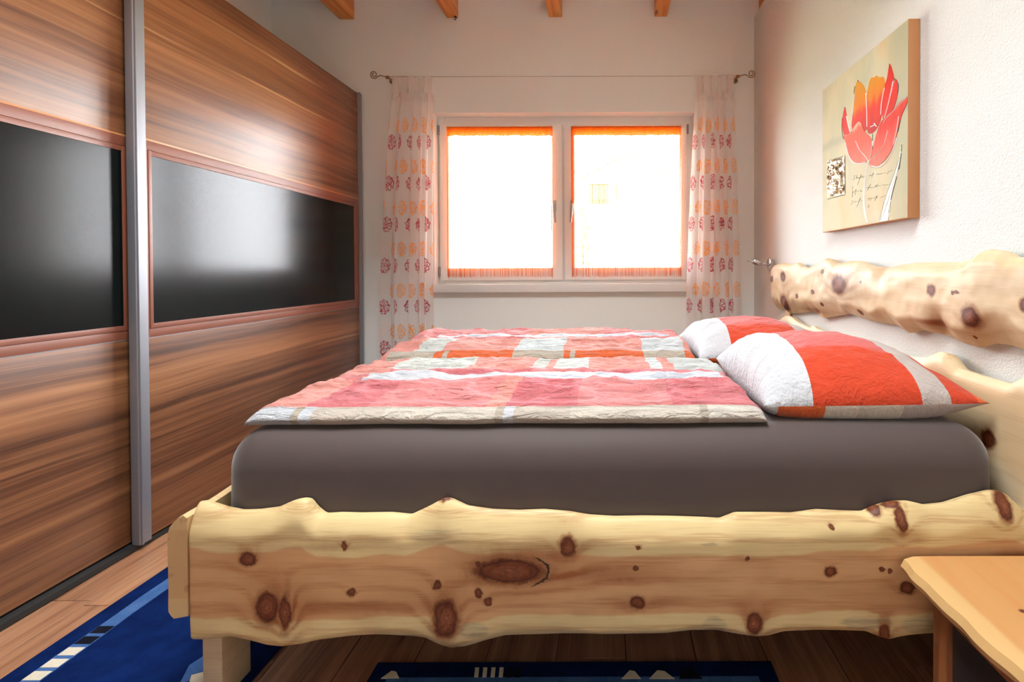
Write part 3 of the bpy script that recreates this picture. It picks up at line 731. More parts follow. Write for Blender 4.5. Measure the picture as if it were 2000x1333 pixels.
def pillow(corners, zeq, h_top, zbot, seed, label):
    # corners: front-left, front-right, back-right, back-left (x, y, dz)
    nu, nv = 90, 80; c = np.array(corners); P = []
    def surf(topside):
        vs_ = []; uv = []
        for i in range(nu):
            u = i / (nu - 1)
            for j in range(nv):
                v = j / (nv - 1)
                # pinch the sides in a little so that the corners stick out
                pu, pv = 2 * u - 1, 2 * v - 1
                uu = u + pu * -.035 * (1 - pv ** 2); vv_ = v + pv * -.03 * (1 - pu ** 2) * -.2
                p = (c[0] * (1 - uu) * (1 - vv_) + c[1] * uu * (1 - vv_) + c[2] * uu * vv_ + c[3] * (1 - uu) * vv_)
                pq = 2 * u ** .78 - 1; prof_ = (max(0, 1 - abs(pq) ** 2.6) ** .62) * (max(0, 1 - abs(pv) ** 2.4) ** .58)
                x_, y_ = p[0], p[1]
                z_ = zeq + p[2]
                if topside:
                    wr = .005 * float(fbm(np.array(u * 9 + seed), np.array(v * 9.), 3)) + .003 * float(ridge(np.array(u * 4 + v * 5 + seed), np.array(v * 7. - u * 3), 2)) + .009 * float(ridge(np.array(u * 3 + seed), np.array(v * 11.), 2)) * math.exp(-((u - .08) / .1) ** 2)
                    z_ += h_top * prof_ + wr * min(1, prof_ * 2)
                    uv.append((u, v))
                else:
                    z_ += -min(1., prof_ * 2.6) * (zeq + p[2] - zbot)
                    uv.append((u, -.01 - v * .1))
                vs_.append((x_, y_, z_))
        return vs_, uv
    a, ua = surf(True); b, ub = surf(False)
    # the two skins are separate vertex sets that meet at the seam
    fs_ = grid_faces(nu, nv) + [f[::-1] for f in grid_faces(nu, nv, nu * nv)]
    me = bpy.data.meshes.new('pillow'); me.from_pydata(a + b, [], fs_); me.update()
    ul = me.uv_layers.new(name='UVMap'); UV = np.array(ua + ub, dtype=np.float32)
    li = np.empty(len(me.loops), dtype=np.int32); me.loops.foreach_get('vertex_index', li); ul.data.foreach_set('uv', UV[li].ravel())
    me.polygons.foreach_set('use_smooth', [True] * len(me.polygons))
    bm = bmesh.new(); bm.from_mesh(me); bmesh.ops.remove_doubles(bm, verts=bm.verts, dist=1e-4); bmesh.ops.recalc_face_normals(bm, faces=bm.faces); bm.to_mesh(me); bm.free()
    me.polygons.foreach_set('use_smooth', [True] * len(me.polygons))
    o = link('pillow', me, M_pil)
    return tag(o, label, 'pillow', 'striped pillows at the head of the bed')
pillow([(.405, 1.335, 0), (.978, 1.312, .012), (.985, 1.93, .02), (.395, 1.90, .03)], .712, .138, ZM + .002, 1.0, 'plump orange and grey striped pillow nearest the viewer')
pillow([(.36, 2.06, 0), (.975, 2.05, .01), (.975, 2.66, .01), (.355, 2.66, .01)], .712, .128, ZM + .002, 4.0, 'plump coral and white striped pillow nearest the window')

# ------------------------------------------------------------------ curtains and wire
YW = D - .085
wl, wr_ = PY_(757, 150, YW), PY_(1441, 148.5, YW)
cw = thing('curtain_wire', (0, YW, wl[2]), 'thin steel curtain wire with curled brass ends above the window', 'curtain wire')
bm = bmesh.new(); bm_tube(bm, [wl, wr_], .0022, 8); obj('wire', bm, M_wire, cw, True)
for e, sgn in ((wl, -1), (wr_, 1)):
    bm = bmesh.new(); e = Vector(e)
    bm_tube(bm, [e, (e.x, D - .02, e.z - .004), (e.x, D, e.z - .004)], .007, 10)
    bm_lathe(bm, [(0, .020), (.008, .020), (.012, .010)], (e.x, D - .0005, e.z - .004), (0, -1, 0), 16)
    bm_lathe(bm, [(-.014, .006), (-.010, .011), (.010, .011), (.014, .006)], (e.x, e.y, e.z - .004), (1, 0, 0), 14)
    obj('bracket', bm, M_brass, cw, True)
    bm = bmesh.new(); pts = [Vector((e.x + sgn * a, e.y, e.z + b)) for a, b in ((.01, 0), (.03, .004), (.05, .010), (.068, .004))]
    cx, cz = e.x + sgn * .098, e.z + .016
    for k in range(26):
        a = R(205) + k * R(24); r_ = .030 * (1 - k / 34)
        pts.append(Vector((cx + sgn * r_ * math.cos(a), e.y, cz + r_ * math.sin(a))))
    bm_tube(bm, pts, .0035, 8); obj('finial', bm, M_brass, cw, True)
def curtain(px_top, px_bot, label, seed, ntab, flare):
    xt0, xt1 = (PY_(p, 190, YW)[0] for p in px_top); xb0, xb1 = (PY_(p, 660, YW)[0] for p in px_bot)
    zt = PY_(800, 184, YW)[2]; zb = .06
    nu, nv = 220, 60; vs_ = []; uv = []
    cl = 0; wid = 1.05
    us = np.linspace(0, 1, nu)
    for i, u in enumerate(us):
        ph = 2 * math.pi * (5.0 * u + .35 * math.sin(2 * math.pi * u + seed) + .12 * math.sin(7 * u * math.pi + seed))
        for j in range(nv):
            v = j / (nv - 1); z = zt + (zb - zt) * v
            k = min(1., v / .62)
            a0 = xt0 + (xb0 - xt0) * (k ** .7 if flare[0] else k); a1 = xt1 + (xb1 - xt1) * k
            amp = .020 + .010 * min(1, v * 3)
            x = a0 + (a1 - a0) * u + .010 * math.sin(2 * ph + 1.1) * min(1, v * 4) + .004 * math.sin(ph * .5 + v * 3)
            y = YW + amp * math.sin(ph + .3 * math.sin(v * 2.5 + seed)) + .006 * math.sin(v * 6 + u * 8)
            vs_.append((x, y, z)); uv.append((u * wid + seed * .037, z))
    o = mesh('curtain_panel', vs_, grid_faces(nu, nv), M_curt, None, uv, True)
    c_ = thing('curtain', ((xt0 + xt1) / 2, YW, zb), label, 'curtain', 'sheer flowered curtains beside the window')
    o.parent = c_; o.matrix_parent_inverse = c_.matrix_basis.inverted()
    for k in range(ntab):
        xc_ = xt0 + (xt1 - xt0) * (k + .5) / ntab; hw = .021
        zw = wl[2]; pr = [(YW - .006, zt - .02), (YW - .005, zw - .004), (YW - .004, zw + .003), (YW, zw + .0055), (YW + .004, zw + .003), (YW + .005, zw - .004), (YW + .006, zt - .02)]
        v2 = []
        for (yy, zz) in pr: v2 += [(xc_ - hw, yy, zz), (xc_ + hw, yy, zz)]
        mesh('tab', v2, [(2 * q, 2 * q + 1, 2 * q + 3, 2 * q + 2) for q in range(len(pr) - 1)], M_tab, c_)
    # gathered heading band
    v2 = []; f2 = []
    for i in range(0, nu, 2):
        x, y, z = vs_[i * nv]; v2 += [(x, y - .003, zt + .004), (x, y - .003, zt - .055)]
    f2 = [(2 * q, 2 * q + 2, 2 * q + 3, 2 * q + 1) for q in range(len(v2) // 2 - 1)]
    mesh('heading_band', v2, f2, M_tab, c_, None, True)
    return c_
curtain((764, 845), (743, 846), 'sheer white curtain with orange and crimson flowers beside the wardrobe', 1.0, 5, (True, False))
curtain((1358, 1435), (1343, 1446), 'sheer white curtain with orange and crimson flowers near the headboard', 2.6, 5, (False, False))

# ------------------------------------------------------------------ string curtains on the sashes
def string_curtain(pa, pb, label, seed):
    yS = YF - .034; rr = random.Random(seed)
    xa, xb = px_x(pa, yS), px_x(pb, yS); zt = PY_(1000, 248, yS)[2]; zl = PY_(1000, 266, yS)[2]; zb = PY_(1000, 541, yS)[2]
    c_ = thing('string_curtain', ((xa + xb) / 2, yS, zb), label, 'curtain', 'orange string curtains on the window sashes')
    nu, nv = 120, 10; vs_ = []
    for i in range(nu):
        u = i / (nu - 1)
        for j in range(nv):
            v = j / (nv - 1)
            fold = .0035 * math.sin(u * 75 + 2 * math.sin(u * 19 + seed)) + .0025 * math.sin(u * 160 + seed)
            vs_.append((xa + (xb - xa) * u, yS - .009 + fold * (.4 + v), zt + (zl - zt) * v + (.006 * float(fbm(np.array(u * 12. + seed), np.array(.5), 2)) if v > .9 else 0)))
    o = mesh('heading', vs_, grid_faces(nu, nv), M_voile, c_, None, True)
    so = o.modifiers.new('thickness', 'SOLIDIFY'); so.thickness = .0012
    bm = bmesh.new(); bm_tube(bm, [(xa - .012, yS - .004, zt - .012), (xb + .012, yS - .004, zt - .012)], .0035, 8); obj('rod', bm, M_white, c_, True)
    bm = bmesh.new(); x = xa + .001
    while x < xb:
        e = min(x - xa, xb - x)
        r_ = rr.choice((.0008, .0009, .0011, .0016)); dx = rr.gauss(0, .0022)
        bm_tube(bm, [(x, yS - .007, zl + .004), (x + dx * .5, yS - .006, (zl + zb) / 2), (x + dx, yS - .007, zb + rr.uniform(-.004, .006))], r_, 4)
        x += .0022 if e < .018 else rr.choice((.0045, .006, .007, .010))
    tag(obj('strings', bm, M_string, c_, True), kind='stuff')
string_curtain(874, 1080, 'orange string curtain on the window half nearer the wardrobe', 3)
string_curtain(1116, 1330, 'orange string curtain on the window half nearer the headboard', 7)

# ------------------------------------------------------------------ painting on the right wall
XC = 1.0264
cnv = thing('painting', (XW, 2.1, EYE + .18), 'square canvas painting of a red and orange tulip above the headboard', 'painting')
tl, tr_, br, bl = PX_(1606.5, 176, XC), PX_(1771.5, 41, XC), PX_(1777, 426, XC), PX_(1607, 454, XC)
y_n = (tr_[1] + br[1]) / 2; y_f = (tl[1] + bl[1]) / 2; z_t = (tl[2] + tr_[2]) / 2; z_b = (bl[2] + br[2]) / 2
M_side = simple('canvas_side_tan', sr(184, 128, 82), .7)
box('canvas', (XC, XW - .001, y_n, y_f, z_b, z_t), M_side, cnv, .002)
t = T('painted_ground'); c = t.coord(); x, y, z = t.sep(c)
n1 = t.noise(t.comb(0., y * 3.2, z * 2.4), 1., 4, .55); n2 = t.noise(t.comb(3., y * 5., z * 2.), 1., 3, .6); n3 = t.noise(t.comb(8., y * 9., z * 4.), 1., 4, .6)
col = t.ramp(n1, [(.3, sr(186, 186, 158)), (.5, sr(202, 194, 164)), (.7, sr(178, 178, 152))])
col = t.mix(t.smooth(n2, .52, .72) * .55, col, sr(212, 176, 128))
col = t.mix(t.smooth(n3, .50, .70) * .5, col, sr(176, 182, 164))
ed = 1. - t.smooth(y + (n3 - .5) * .2, y_n + .02, y_n + .22)
col = t.mix(ed * .55, col, sr(150, 152, 126))
hz = 1. - t.smooth(t.m('ABSOLUTE', z - (z_b + .40) - (n3 - .5) * .05), .0, .035)
col = t.mix(hz * .35, col, sr(140, 144, 136))
t.bump(t.noise(c, 500., 2, .5), .15, .001)
M_ground = t.set(Base_Color=t.mix(1., col, (.97, .97, .95), 'MULTIPLY'), Roughness=.7, Specular_IOR_Level=.1)
box('painted_ground', (XC - .0012, XC + .001, y_n + .002, y_f - .002, z_b + .002, z_t - .002), M_ground, cnv)
def cv(p): return PX_(1580 + p[0] / 2.896, 20 + p[1] / 2.896, XC)[1:]
def hv(p): return PX_(1640 + p[0] / 10.257, 320 + p[1] / 10.257, XC)[1:]
def clampc(q): return (min(max(q[0], y_n + .003), y_f - .003), min(max(q[1], z_b + .003), z_t - .003))
def petal(name, pts, h, mat, label=None):
    q = [clampc(cv(p)) for p in pts]; n = len(q)
    # smooth closed outline
    Q = np.array(q); out = []
    for i in range(n):
        p0, p1, p2, p3 = Q[i - 1], Q[i], Q[(i + 1) % n], Q[(i + 2) % n]
        for s in (0, .33, .66): out.append(.5 * ((2 * p1) + (-p0 + p2) * s + (2 * p0 - 5 * p1 + 4 * p2 - p3) * s * s + (-p0 + 3 * p1 - 3 * p2 + p3) * s ** 3))
    q = [clampc(p) for p in out]; n = len(q)
    vs_ = [(XC - .001, a, b) for a, b in q] + [(XC - .001 - h, a, b) for a, b in q]
    o = mesh(name, vs_, [tuple(range(n))[::-1], tuple(range(n, 2 * n))] + [(i, (i + 1) % n, n + (i + 1) % n, n + i) for i in range(n)], mat, cnv)
    if label: o['label'] = label
    return o
def paint(name, stops, z0, z1):
    t = T(name); c = t.coord(); x, y, z = t.sep(c)
    n = t.noise(t.comb(0., y * 40., z * 7.), 1., 4, .6)
    f = (z - z0) / (z1 - z0) + (n - .5) * .5
    t.bump(n, .5, .003); return t.set(Base_Color=t.ramp(f, stops), Roughness=.6, Specular_IOR_Level=.1)
zc_ = lambda cy, cx=350: cv((cx, cy))[1]
P_gold = paint('paint_gold_to_red', [(.0, sr(176, 34, 20)), (.45, sr(206, 52, 26)), (.62, sr(206, 116, 20)), (1., sr(200, 138, 26))], zc_(690), zc_(380))
P_red = paint('paint_red', [(0., sr(182, 38, 24)), (.6, sr(206, 44, 26)), (1., sr(186, 34, 22))], zc_(650, 450), zc_(320, 450))
P_pink = paint('paint_pink', [(0., sr(184, 108, 86)), (.5, sr(204, 84, 62)), (.85, sr(206, 88, 64)), (1., sr(226, 180, 150))], zc_(880, 300), zc_(620, 300))
P_coral = paint('paint_coral', [(0., sr(186, 108, 86)), (.4, sr(204, 78, 58)), (.75, sr(194, 42, 26)), (1., sr(204, 66, 44))], zc_(880, 440), zc_(500, 540))
petal('petal', [(278, 400), (310, 425), (325, 470), (330, 580), (330, 670), (300, 690), (262, 695), (243, 650), (255, 560), (262, 450)], .0010, P_gold)
petal('petal', [(335, 450), (350, 390), (378, 370), (400, 380), (425, 380), (432, 430), (420, 510), (412, 600), (400, 640), (370, 690), (335, 690), (330, 580), (326, 500)], .0014, P_gold)
petal('petal', [(205, 550), (215, 590), (222, 640), (236, 690), (202, 705), (190, 660), (193, 600)], .0010, P_red)
petal('petal', [(458, 305), (475, 340), (484, 390), (472, 450), (452, 520), (427, 620), (413, 570), (415, 500), (430, 430), (445, 380)], .0010, P_red)
petal('petal', [(495, 390), (508, 430), (500, 500), (472, 580), (442, 620), (427, 620), (455, 520), (480, 430)], .0014, P_red)
petal('petal', [(563, 490), (560, 520), (530, 590), (510, 660), (490, 740), (460, 810), (420, 862), (370, 890), (345, 870), (360, 800), (380, 720), (400, 650), (420, 620), (470, 580), (510, 530)], .0018, P_coral)
petal('petal', [(290, 630), (320, 690), (350, 720), (362, 760), (355, 830), (335, 850), (300, 865), (260, 860), (230, 820), (212, 750), (200, 710), (235, 700), (260, 660)], .0022, P_pink)
t = T('paint_green'); c = t.coord(); n = t.noise(c, 60., 4, .6)
P_leaf = t.set(Base_Color=t.ramp(n, [(.3, sr(90, 100, 66)), (.5, sr(150, 154, 104)), (.7, sr(196, 198, 160))]), Roughness=.4)
petal('leaf', [(525, 762), (520, 850), (495, 950), (468, 1060), (452, 1188), (405, 1196), (420, 1120), (450, 1020), (485, 930), (512, 840)], .0012, P_leaf)
M_silver = simple('silver_paint', (.9, .9, .88), .3, .0); M_ink = simple('ink', sr(118, 114, 100), .8); M_dk = simple('dark_outline_paint', sr(60, 56, 50), .6)
def ribbon(bm, pts, w, h, conv):
    q = np.array([conv(p) for p in pts])
    if len(q) > 2:
        o = [q[0]]
        for i in range(len(q) - 1):
            p0, p1, p2, p3 = q[max(i - 1, 0)], q[i], q[i + 1], q[min(i + 2, len(q) - 1)]
            for s in (.25, .5, .75, 1.): o.append(.5 * ((2 * p1) + (-p0 + p2) * s + (2 * p0 - 5 * p1 + 4 * p2 - p3) * s * s + (-p0 + 3 * p1 - 3 * p2 + p3) * s ** 3))
        q = np.array(o)
    n = len(q); prev = None
    for i in range(n):
        tn = q[min(i + 1, n - 1)] - q[max(i - 1, 0)]; L = np.hypot(*tn) or 1.; nn = np.array([-tn[1], tn[0]]) / L
        a = clampc(q[i] + nn * w / 2); b = clampc(q[i] - nn * w / 2); m_ = clampc(q[i])
        cur = [bm.verts.new((XC - .0008, *a)), bm.verts.new((XC - h, *m_)), bm.verts.new((XC - .0008, *b))]
        if prev:
            for k in range(2): bm.faces.new((prev[k], prev[k + 1], cur[k + 1], cur[k]))
        prev = cur
SIL = [[(340, 845), (330, 900), (320, 960), (315, 1020), (315, 1100), (325, 1170), (333, 1203)], [(268, 740), (290, 790), (325, 830), (340, 860)], [(362, 740), (358, 800), (345, 850)], [(208, 750), (222, 810), (250, 860), (300, 868), (325, 858)],
       [(355, 880), (395, 888), (440, 860), (475, 800), (500, 720)], [(450, 680), (430, 750), (400, 800), (355, 845)], [(325, 470), (330, 560), (332, 660)], [(262, 480), (250, 570), (242, 650)], [(430, 440), (415, 520), (410, 590)], [(480, 400), (455, 520), (430, 610)],
       [(558, 492), (520, 530), (480, 570), (440, 610), (425, 640)], [(512, 600), (500, 680), (480, 760)], [(215, 600), (225, 650), (236, 690)], [(378, 910), (377, 938)], [(365, 380), (380, 372)], [(350, 660), (375, 650)], [(372, 640), (385, 660)]]
bm = bmesh.new()
for s in SIL: ribbon(bm, s, .0075, .0045, cv)
for s in ([(525, 800), (505, 900), (470, 1010), (440, 1110), (410, 1190)], [(520, 840), (495, 950), (468, 1060), (450, 1190)]): ribbon(bm, s, .0042, .0035, cv)
for s in ([(338, 850), (326, 910), (316, 980), (311, 1040), (312, 1110), (324, 1180)],): ribbon(bm, s, .009, .0040, cv)
obj('silver_contours', bm, M_silver, cnv, True)
bm = bmesh.new()
for s in ([(527, 760), (522, 830), (512, 900)], [(515, 830), (485, 930), (450, 1020), (420, 1120), (404, 1190)], [(500, 940), (470, 1055), (452, 1150)], [(200, 550), (210, 552)], [(457, 303), (461, 330)], [(190, 610), (188, 680), (198, 730)], [(278, 396), (284, 408)], [(262, 430), (256, 470)], [(362, 700), (362, 790)], [(484, 385), (508, 420), (505, 470)], [(520, 620), (505, 690)], [(105, 856), (202, 824)], [(108, 1070), (180, 1050), (208, 1046)], [(206, 820), (208, 1040)]): ribbon(bm, s, .0032, .0030, cv)
tag(obj('dark_contours', bm, M_dk, cnv), kind='stuff')
INK = [[(330, 235), (295, 240), (300, 275), (310, 300), (270, 325)], [(350, 225), (340, 300), (360, 268), (376, 292)], [(380, 275), (400, 300), (440, 212), (405, 310), (365, 425)], [(425, 290), (448, 245)], [(445, 285), (468, 250), (480, 280), (502, 250)], [(590, 245), (625, 225), (632, 242), (690, 182), (650, 272)], [(740, 212), (770, 198), (780, 215), (810, 198), (830, 210), (862, 188)], [(880, 180), (900, 188), (925, 174)], [(990, 150), (960, 212)], [(1000, 160), (1072, 125)],
       [(270, 450), (262, 540), (266, 600), (256, 680)], [(255, 590), (290, 558), (300, 572), (340, 510), (312, 632)], [(350, 556), (392, 544)], [(420, 525), (430, 560), (458, 538)], [(530, 490), (570, 470), (580, 490), (628, 410), (560, 540)], [(590, 480), (640, 468), (642, 486), (700, 464), (772, 414), (720, 466), (780, 446), (830, 434)], [(860, 422), (930, 424), (1000, 410)],
       [(280, 735), (250, 745), (266, 785), (225, 820)], [(285, 770), (310, 750), (320, 770), (345, 750), (380, 762), (430, 680), (350, 872)], [(430, 745), (482, 735)], [(560, 700), (612, 690), (592, 722), (570, 732)], [(614, 690), (642, 690), (620, 742)], [(650, 690), (720, 680), (762, 640), (710, 742)], [(740, 680), (772, 668)], [(820, 682), (870, 660), (920, 630)], [(570, 850), (600, 820)], [(565, 885), (605, 850)]]
bm = bmesh.new()
for s in INK: ribbon(bm, s, .0018, .0022, hv)
tag(obj('handwriting', bm, M_ink, cnv), kind='stuff')
# crinkled foil square
fa, fb, fc, fd = [np.array(cv(p)) for p in ((108, 852), (202, 824), (203, 1040), (108, 1058))]
t = T('crinkled_foil'); M_foil = t.set(Base_Color=t.ramp(t.noise(t.coord(), 45., 3, .6), [(.38, (.22, .13, .06)), (.52, (.62, .54, .38)), (.62, (.80, .76, .62))]), Metallic=.75, Roughness=.32)
n = 34; vs_ = []
for i in range(n):
    for j in range(n):
        u, v = i / (n - 1), j / (n - 1); p = fa * (1 - u) * (1 - v) + fb * u * (1 - v) + fc * u * v + fd * (1 - u) * v
        e = min(u, 1 - u, v, 1 - v); h = .0016 + (.007 * float(ridge(np.array(u * 4 + 3), np.array(v * 6 + 1.), 3)) + .004) * min(1, e * 10)
        vs_.append((XC - max(h, .0014), p[0], p[1]))
o = mesh('foil_square', vs_, grid_faces(n, n), M_foil, cnv); o['label'] = 'crinkled gold foil patch'
so = o.modifiers.new('thickness', 'SOLIDIFY'); so.thickness = .0006

# ------------------------------------------------------------------ reading lamp
lc = PX_(1511, 517, XW); lamp = thing('reading_lamp', (XW, lc[1], lc[2]), 'small chrome reading spotlight on the wall beyond the headboard', 'lamp')
bm = bmesh.new(); bm_lathe(bm, [(0, .034), (.024, .034), (.024, .044), (.030, .044), (.033, .040)], lc, (-1, 0, 0), 28); obj('wall_plate', bm, M_chrome, lamp, True)
lx = lc[0] - .033
bm = bmesh.new(); bm_tube(bm, [(lx, lc[1], lc[2]), (lx - .03, lc[1], lc[2] + .002)], .007, 12)
bm_lathe(bm, [(-.009, .004), (-.006, .009), (.006, .009), (.009, .004)], (lx - .034, lc[1], lc[2] + .002), (0, 1, 0), 14); obj('arm', bm, M_chrome, lamp, True)
ax = Vector((-1, 0, .38)).normalized(); o_ = Vector((lx - .036, lc[1], lc[2] + .000))
bm = bmesh.new(); bm_lathe(bm, [(0, .006), (.012, .013), (.03, .020), (.05, .022), (.066, .019), (.070, .016), (.064, .014)], o_, ax, 20); obj('spot_head', bm, M_chrome, lamp, True)
bm = bmesh.new(); bm_lathe(bm, [(.060, .015), (.064, .015)], o_, ax, 20); obj('lens', bm, M_white, lamp, True)
bm = bmesh.new(); p0 = o_ + ax * .068 - Vector((0, 0, .010)); bm_tube(bm, [p0, p0 + Vector((-.02, 0, .004)), p0 + Vector((-.036, 0, .014))], [.003, .003, .005], 8); obj('shade_tip', bm, M_chrome, lamp, True)

# ------------------------------------------------------------------ nightstand
nl = PY_(1768, 1093, 1.165); zn = nl[2]; nx0 = nl[0]
ns = thing('nightstand', (.87, .93, 0), 'pine-topped nightstand with a brown frame beside the bed rail', 'nightstand')
t = T('stone_pine_top'); c = t.coord(); x, y, z = t.sep(c)
g = t.noise(t.comb(x * 22., y * 1.3, z * 20.), 1., 4, .6); g2 = t.noise(t.comb(x * 4., y * .6, 0.), 1., 2, .5)
col = t.mix(g2, sr(206, 160, 102), sr(186, 130, 76)); col = t.mix(t.smooth(g, .45, .7) * .4, col, sr(190, 120, 66))
col = t.mix((1. - t.smooth(x, nx0 + .03, nx0 + .045)) * .8, col, sr(208, 172, 116))
kx = t.m('SQRT', t.m('POWER', (x - .80) / .007, 2.) + t.m('POWER', (y - .985) / .006, 2.))
col = t.mix(1. - t.smooth(kx, .6, 1.4), col, sr(90, 46, 24))
M_top = t.set(Base_Color=col, Roughness=.4)
N = 60; vs_ = []
sec = [(.026, -.046), (.006, -.036), (.0, -.022), (.008, -.006), (.028, 0.), (.045, .0005), (.2, .0005), (.385, 0.), (.385, -.046)]
for i in range(N):
    y_ = .70 + (1.176 - .70) * i / (N - 1); w_ = .012 * float(fbm(np.array(y_ * 7.), np.array(2.), 3)) * 1.6
    for k, (a, b) in enumerate(sec): vs_.append((nx0 + a + (w_ if k < 5 else 0), y_, zn + b))
W = len(sec); fs_ = [(i * W + k, i * W + (k + 1) % W, (i + 1) * W + (k + 1) % W, (i + 1) * W + k) for i in range(N - 1) for k in range(W)] + [tuple(range(W)), tuple((N - 1) * W + k for k in range(W))[::-1]]
o = mesh('top', vs_, fs_, M_top, ns, None, True); o.data.set_sharp_from_angle(angle=R(35))
M_nbrown = m_pine('nightstand_frame', 2, (), (), False)
t = T('nightstand_brown'); c = t.sep(t.coord()); g = t.noise(t.comb(c[0] * 50., c[1] * 50., c[2] * 5.), 1., 3, .5)
M_nbrown = t.set(Base_Color=t.ramp(g, [(.3, sr(122, 72, 42)), (.7, sr(168, 108, 66))]), Roughness=.5)
ax0, ax1, ay0, ay1, zt_n = nx0 + .055, 1.045, .74, 1.15, zn - .046
for (xa, ya) in ((ax0, ay0), (ax0, ay1 - .045), (ax1 - .04, ay0), (ax1 - .04, ay1 - .045)): box('leg', (xa, xa + .04, ya, ya + .045, 0, zt_n), M_nbrown, ns, .002)
for nm, b in (('side_apron', (ax0 + .004, ax0 + .026, ay0 + .045, ay1 - .045, zt_n - .055, zt_n)), ('side_apron', (ax1 - .026, ax1 - .004, ay0 + .045, ay1 - .045, zt_n - .055, zt_n)),
              ('front_apron', (ax0 + .04, ax1 - .04, ay0 + .004, ay0 + .026, zt_n - .055, zt_n)), ('back_apron', (ax0 + .04, ax1 - .04, ay1 - .026, ay1 - .004, zt_n - .055, zt_n))): box(nm, b, M_nbrown, ns, .002)
box('shelf', (ax0 + .006, ax1 - .006, ay0 + .05, ay1 - .05, .10, .118), M_nbrown, ns, .002)
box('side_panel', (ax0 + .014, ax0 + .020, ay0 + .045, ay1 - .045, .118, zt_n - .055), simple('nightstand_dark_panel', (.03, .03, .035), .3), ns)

# ------------------------------------------------------------------ rugs
def m_rug(name, col, col2):
    t = T(name); c = t.coord(); n = t.noise(c, 420., 3, .7); n2 = t.noise(c, 14., 3, .6)
    t.bump(n, .8, .004); return t.set(Base_Color=t.mix(t.smooth(n * .6 + n2 * .4, .35, .65), col, col2), Roughness=.95, Specular_IOR_Level=.05)
M_navy = m_rug('rug_navy', sr(6, 24, 70), sr(14, 42, 100)); M_mid = m_rug('rug_light_blue', sr(56, 92, 150), sr(86, 122, 174))
M_cream = m_rug('rug_cream', sr(214, 204, 180), sr(236, 228, 206)); M_blk = m_rug('rug_black', sr(18, 20, 30), sr(30, 32, 44))
def rug(label, x0, x1, y0, y1, decor):
    r_ = thing('rug', ((x0 + x1) / 2, (y0 + y1) / 2, 0), label, 'rug', 'navy bedside rugs with light blue border')
    box('pile', (x0, x1, y0, y1, .0, .012), M_navy, r_, .004)
    for kk, (nm, poly, mat) in enumerate(decor):
        n = len(poly); vs_ = [(a, b, .0115) for a, b in poly] + [(a, b, .0132 + .00012 * kk) for a, b in poly]
        mesh(nm, vs_, [tuple(range(n))[::-1], tuple(range(n, 2 * n))] + [(i, (i + 1) % n, n + (i + 1) % n, n + i) for i in range(n)], mat, r_)
def rect(a, b, c, d): return [(a, c), (b, c), (b, d), (a, d)]
dec = []
rx0 = -1.59; s0 = rx0 + .06; s1 = rx0 + .115
def zig(a, b, c, d, n=5, amp=.008, seed=1):
    rr = random.Random(seed); left = [(a + rr.uniform(0, amp), c + (d - c) * k / n) for k in range(n + 1)]; right = [(b - rr.uniform(0, amp), c + (d - c) * k / n) for k in range(n, -1, -1)]
    return [(x, y) for x, y in left] + right
dec.append(('border_stripe', zig(s0, s1, .30, 1.82, 18, .005), M_mid)); dec.append(('border_stripe', zig(s0, s1, 2.0, 3.2, 12, .005), M_mid))
dec.append(('cream_motif', zig(s0 + .03, s1 + .05, 1.80, 1.90, 5, .02, 4), M_cream))
dec.append(('border_stripe', zig(s0 + .005, s1 + .02, 1.71, 1.80, 3, .006, 5), M_mid))
yq = 1.515
for k, mt in enumerate((M_blk, M_blk, M_cream, M_cream, M_cream, M_cream)):
    dec.append(('square_motif', rect(s0 + .004, s1 - .004, yq - .03, yq), mt)); yq -= .043
q = [PZ_(a, b, .0) for a, b in ((404, 1288), (404, 1333), (352, 1345), (370, 1310))]
dec.append(('corner_motif', [(p[0], p[1]) for p in q], M_mid))
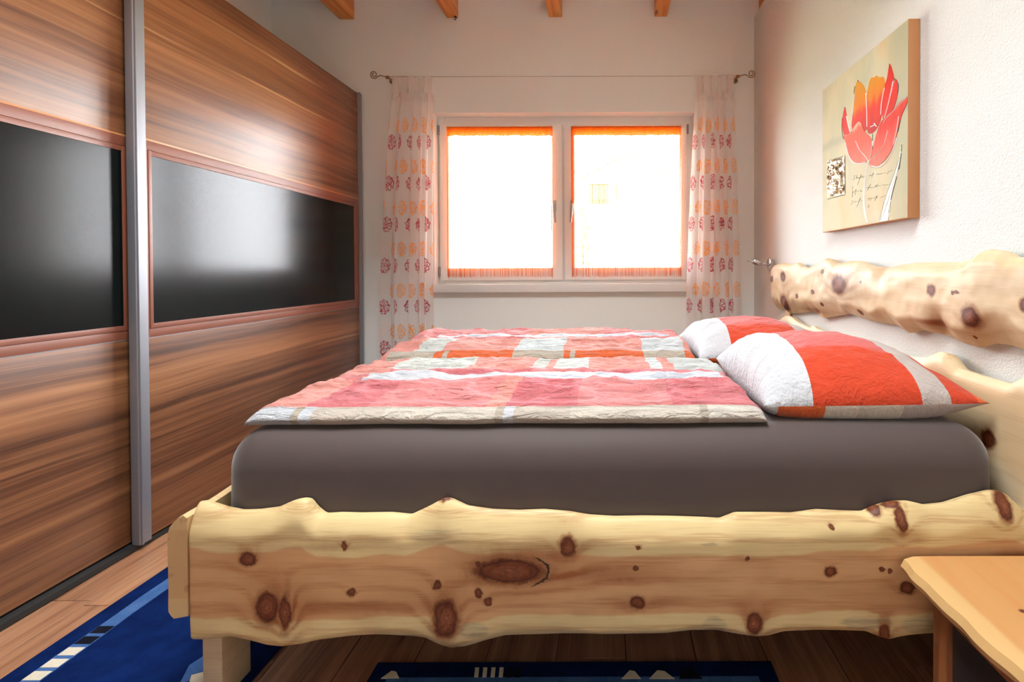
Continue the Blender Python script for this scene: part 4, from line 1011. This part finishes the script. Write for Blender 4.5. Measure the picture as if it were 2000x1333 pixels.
q = [PZ_(a, b, .0) for a, b in ((404, 1322), (404, 1372), (362, 1372), (374, 1330))]
dec.append(('cream_motif', [(p[0], p[1]) for p in q], M_cream))
for i, (nm, poly, mt) in enumerate(dec): dec[i] = (nm, poly, mt)
rug('navy runner rug with a light blue stripe beside the wardrobe', rx0, -.935, .25, 3.35, dec)
ryf = PZ_(1120, 1292, .012)[1]; rxl = PZ_(745, 1290, 0)[0]; rxr = PZ_(1502, 1290, 0)[0]
dec = [('border_stripe', rect(rxl + .05, rxr - .05, ryf - .12, ryf - .055), M_mid)]
def fl(px, py): p = PZ_(px, py, 0); return (p[0], p[1])
for k in range(4): dec.append(('square_motif', [fl(926 + k * 16, 1334), fl(934 + k * 16, 1334), fl(936 + k * 16, 1314), fl(928 + k * 16, 1314)], M_cream))
for k in range(2): dec.append(('square_motif', [fl(988 + k * 16, 1334), fl(1000 + k * 16, 1334), fl(1001 + k * 16, 1314), fl(991 + k * 16, 1314)], M_blk))
dec.append(('cream_motif', [fl(744, 1336), fl(780, 1336), fl(774, 1323), fl(765, 1321)], M_cream))
dec.append(('cream_motif', [fl(1214, 1337), fl(1252, 1337), fl(1240, 1322), fl(1230, 1320)], M_cream)); dec.append(('cream_motif', [fl(1268, 1337), fl(1318, 1337), fl(1298, 1322), fl(1284, 1320)], M_cream))
dec.append(('dark_motif', [fl(1326, 1337), fl(1372, 1337), fl(1352, 1318), fl(1338, 1318)], M_blk))
rug('navy rug with cream zigzags on the floor under the bed rail', rxl, rxr, .55, ryf, dec)

# ------------------------------------------------------------------ hook on a rafter
hp = PY_(891, 36, D - .01)
bm = bmesh.new(); bm_lathe(bm, [(0, .010), (.004, .010), (.006, .005)], (hp[0], D - .03, hp[2] + .003), (0, 0, -1), 12)
bm_tube(bm, [(hp[0], D - .03, hp[2]), (hp[0] + .006, D - .03, hp[2] - .012), (hp[0] - .002, D - .03, hp[2] - .02), (hp[0] - .010, D - .03, hp[2] - .014)], .003, 8)
tag(obj('ceiling_hook', bm, M_dark, None, True), 'small dark metal hook under the end of a rafter', 'hook')
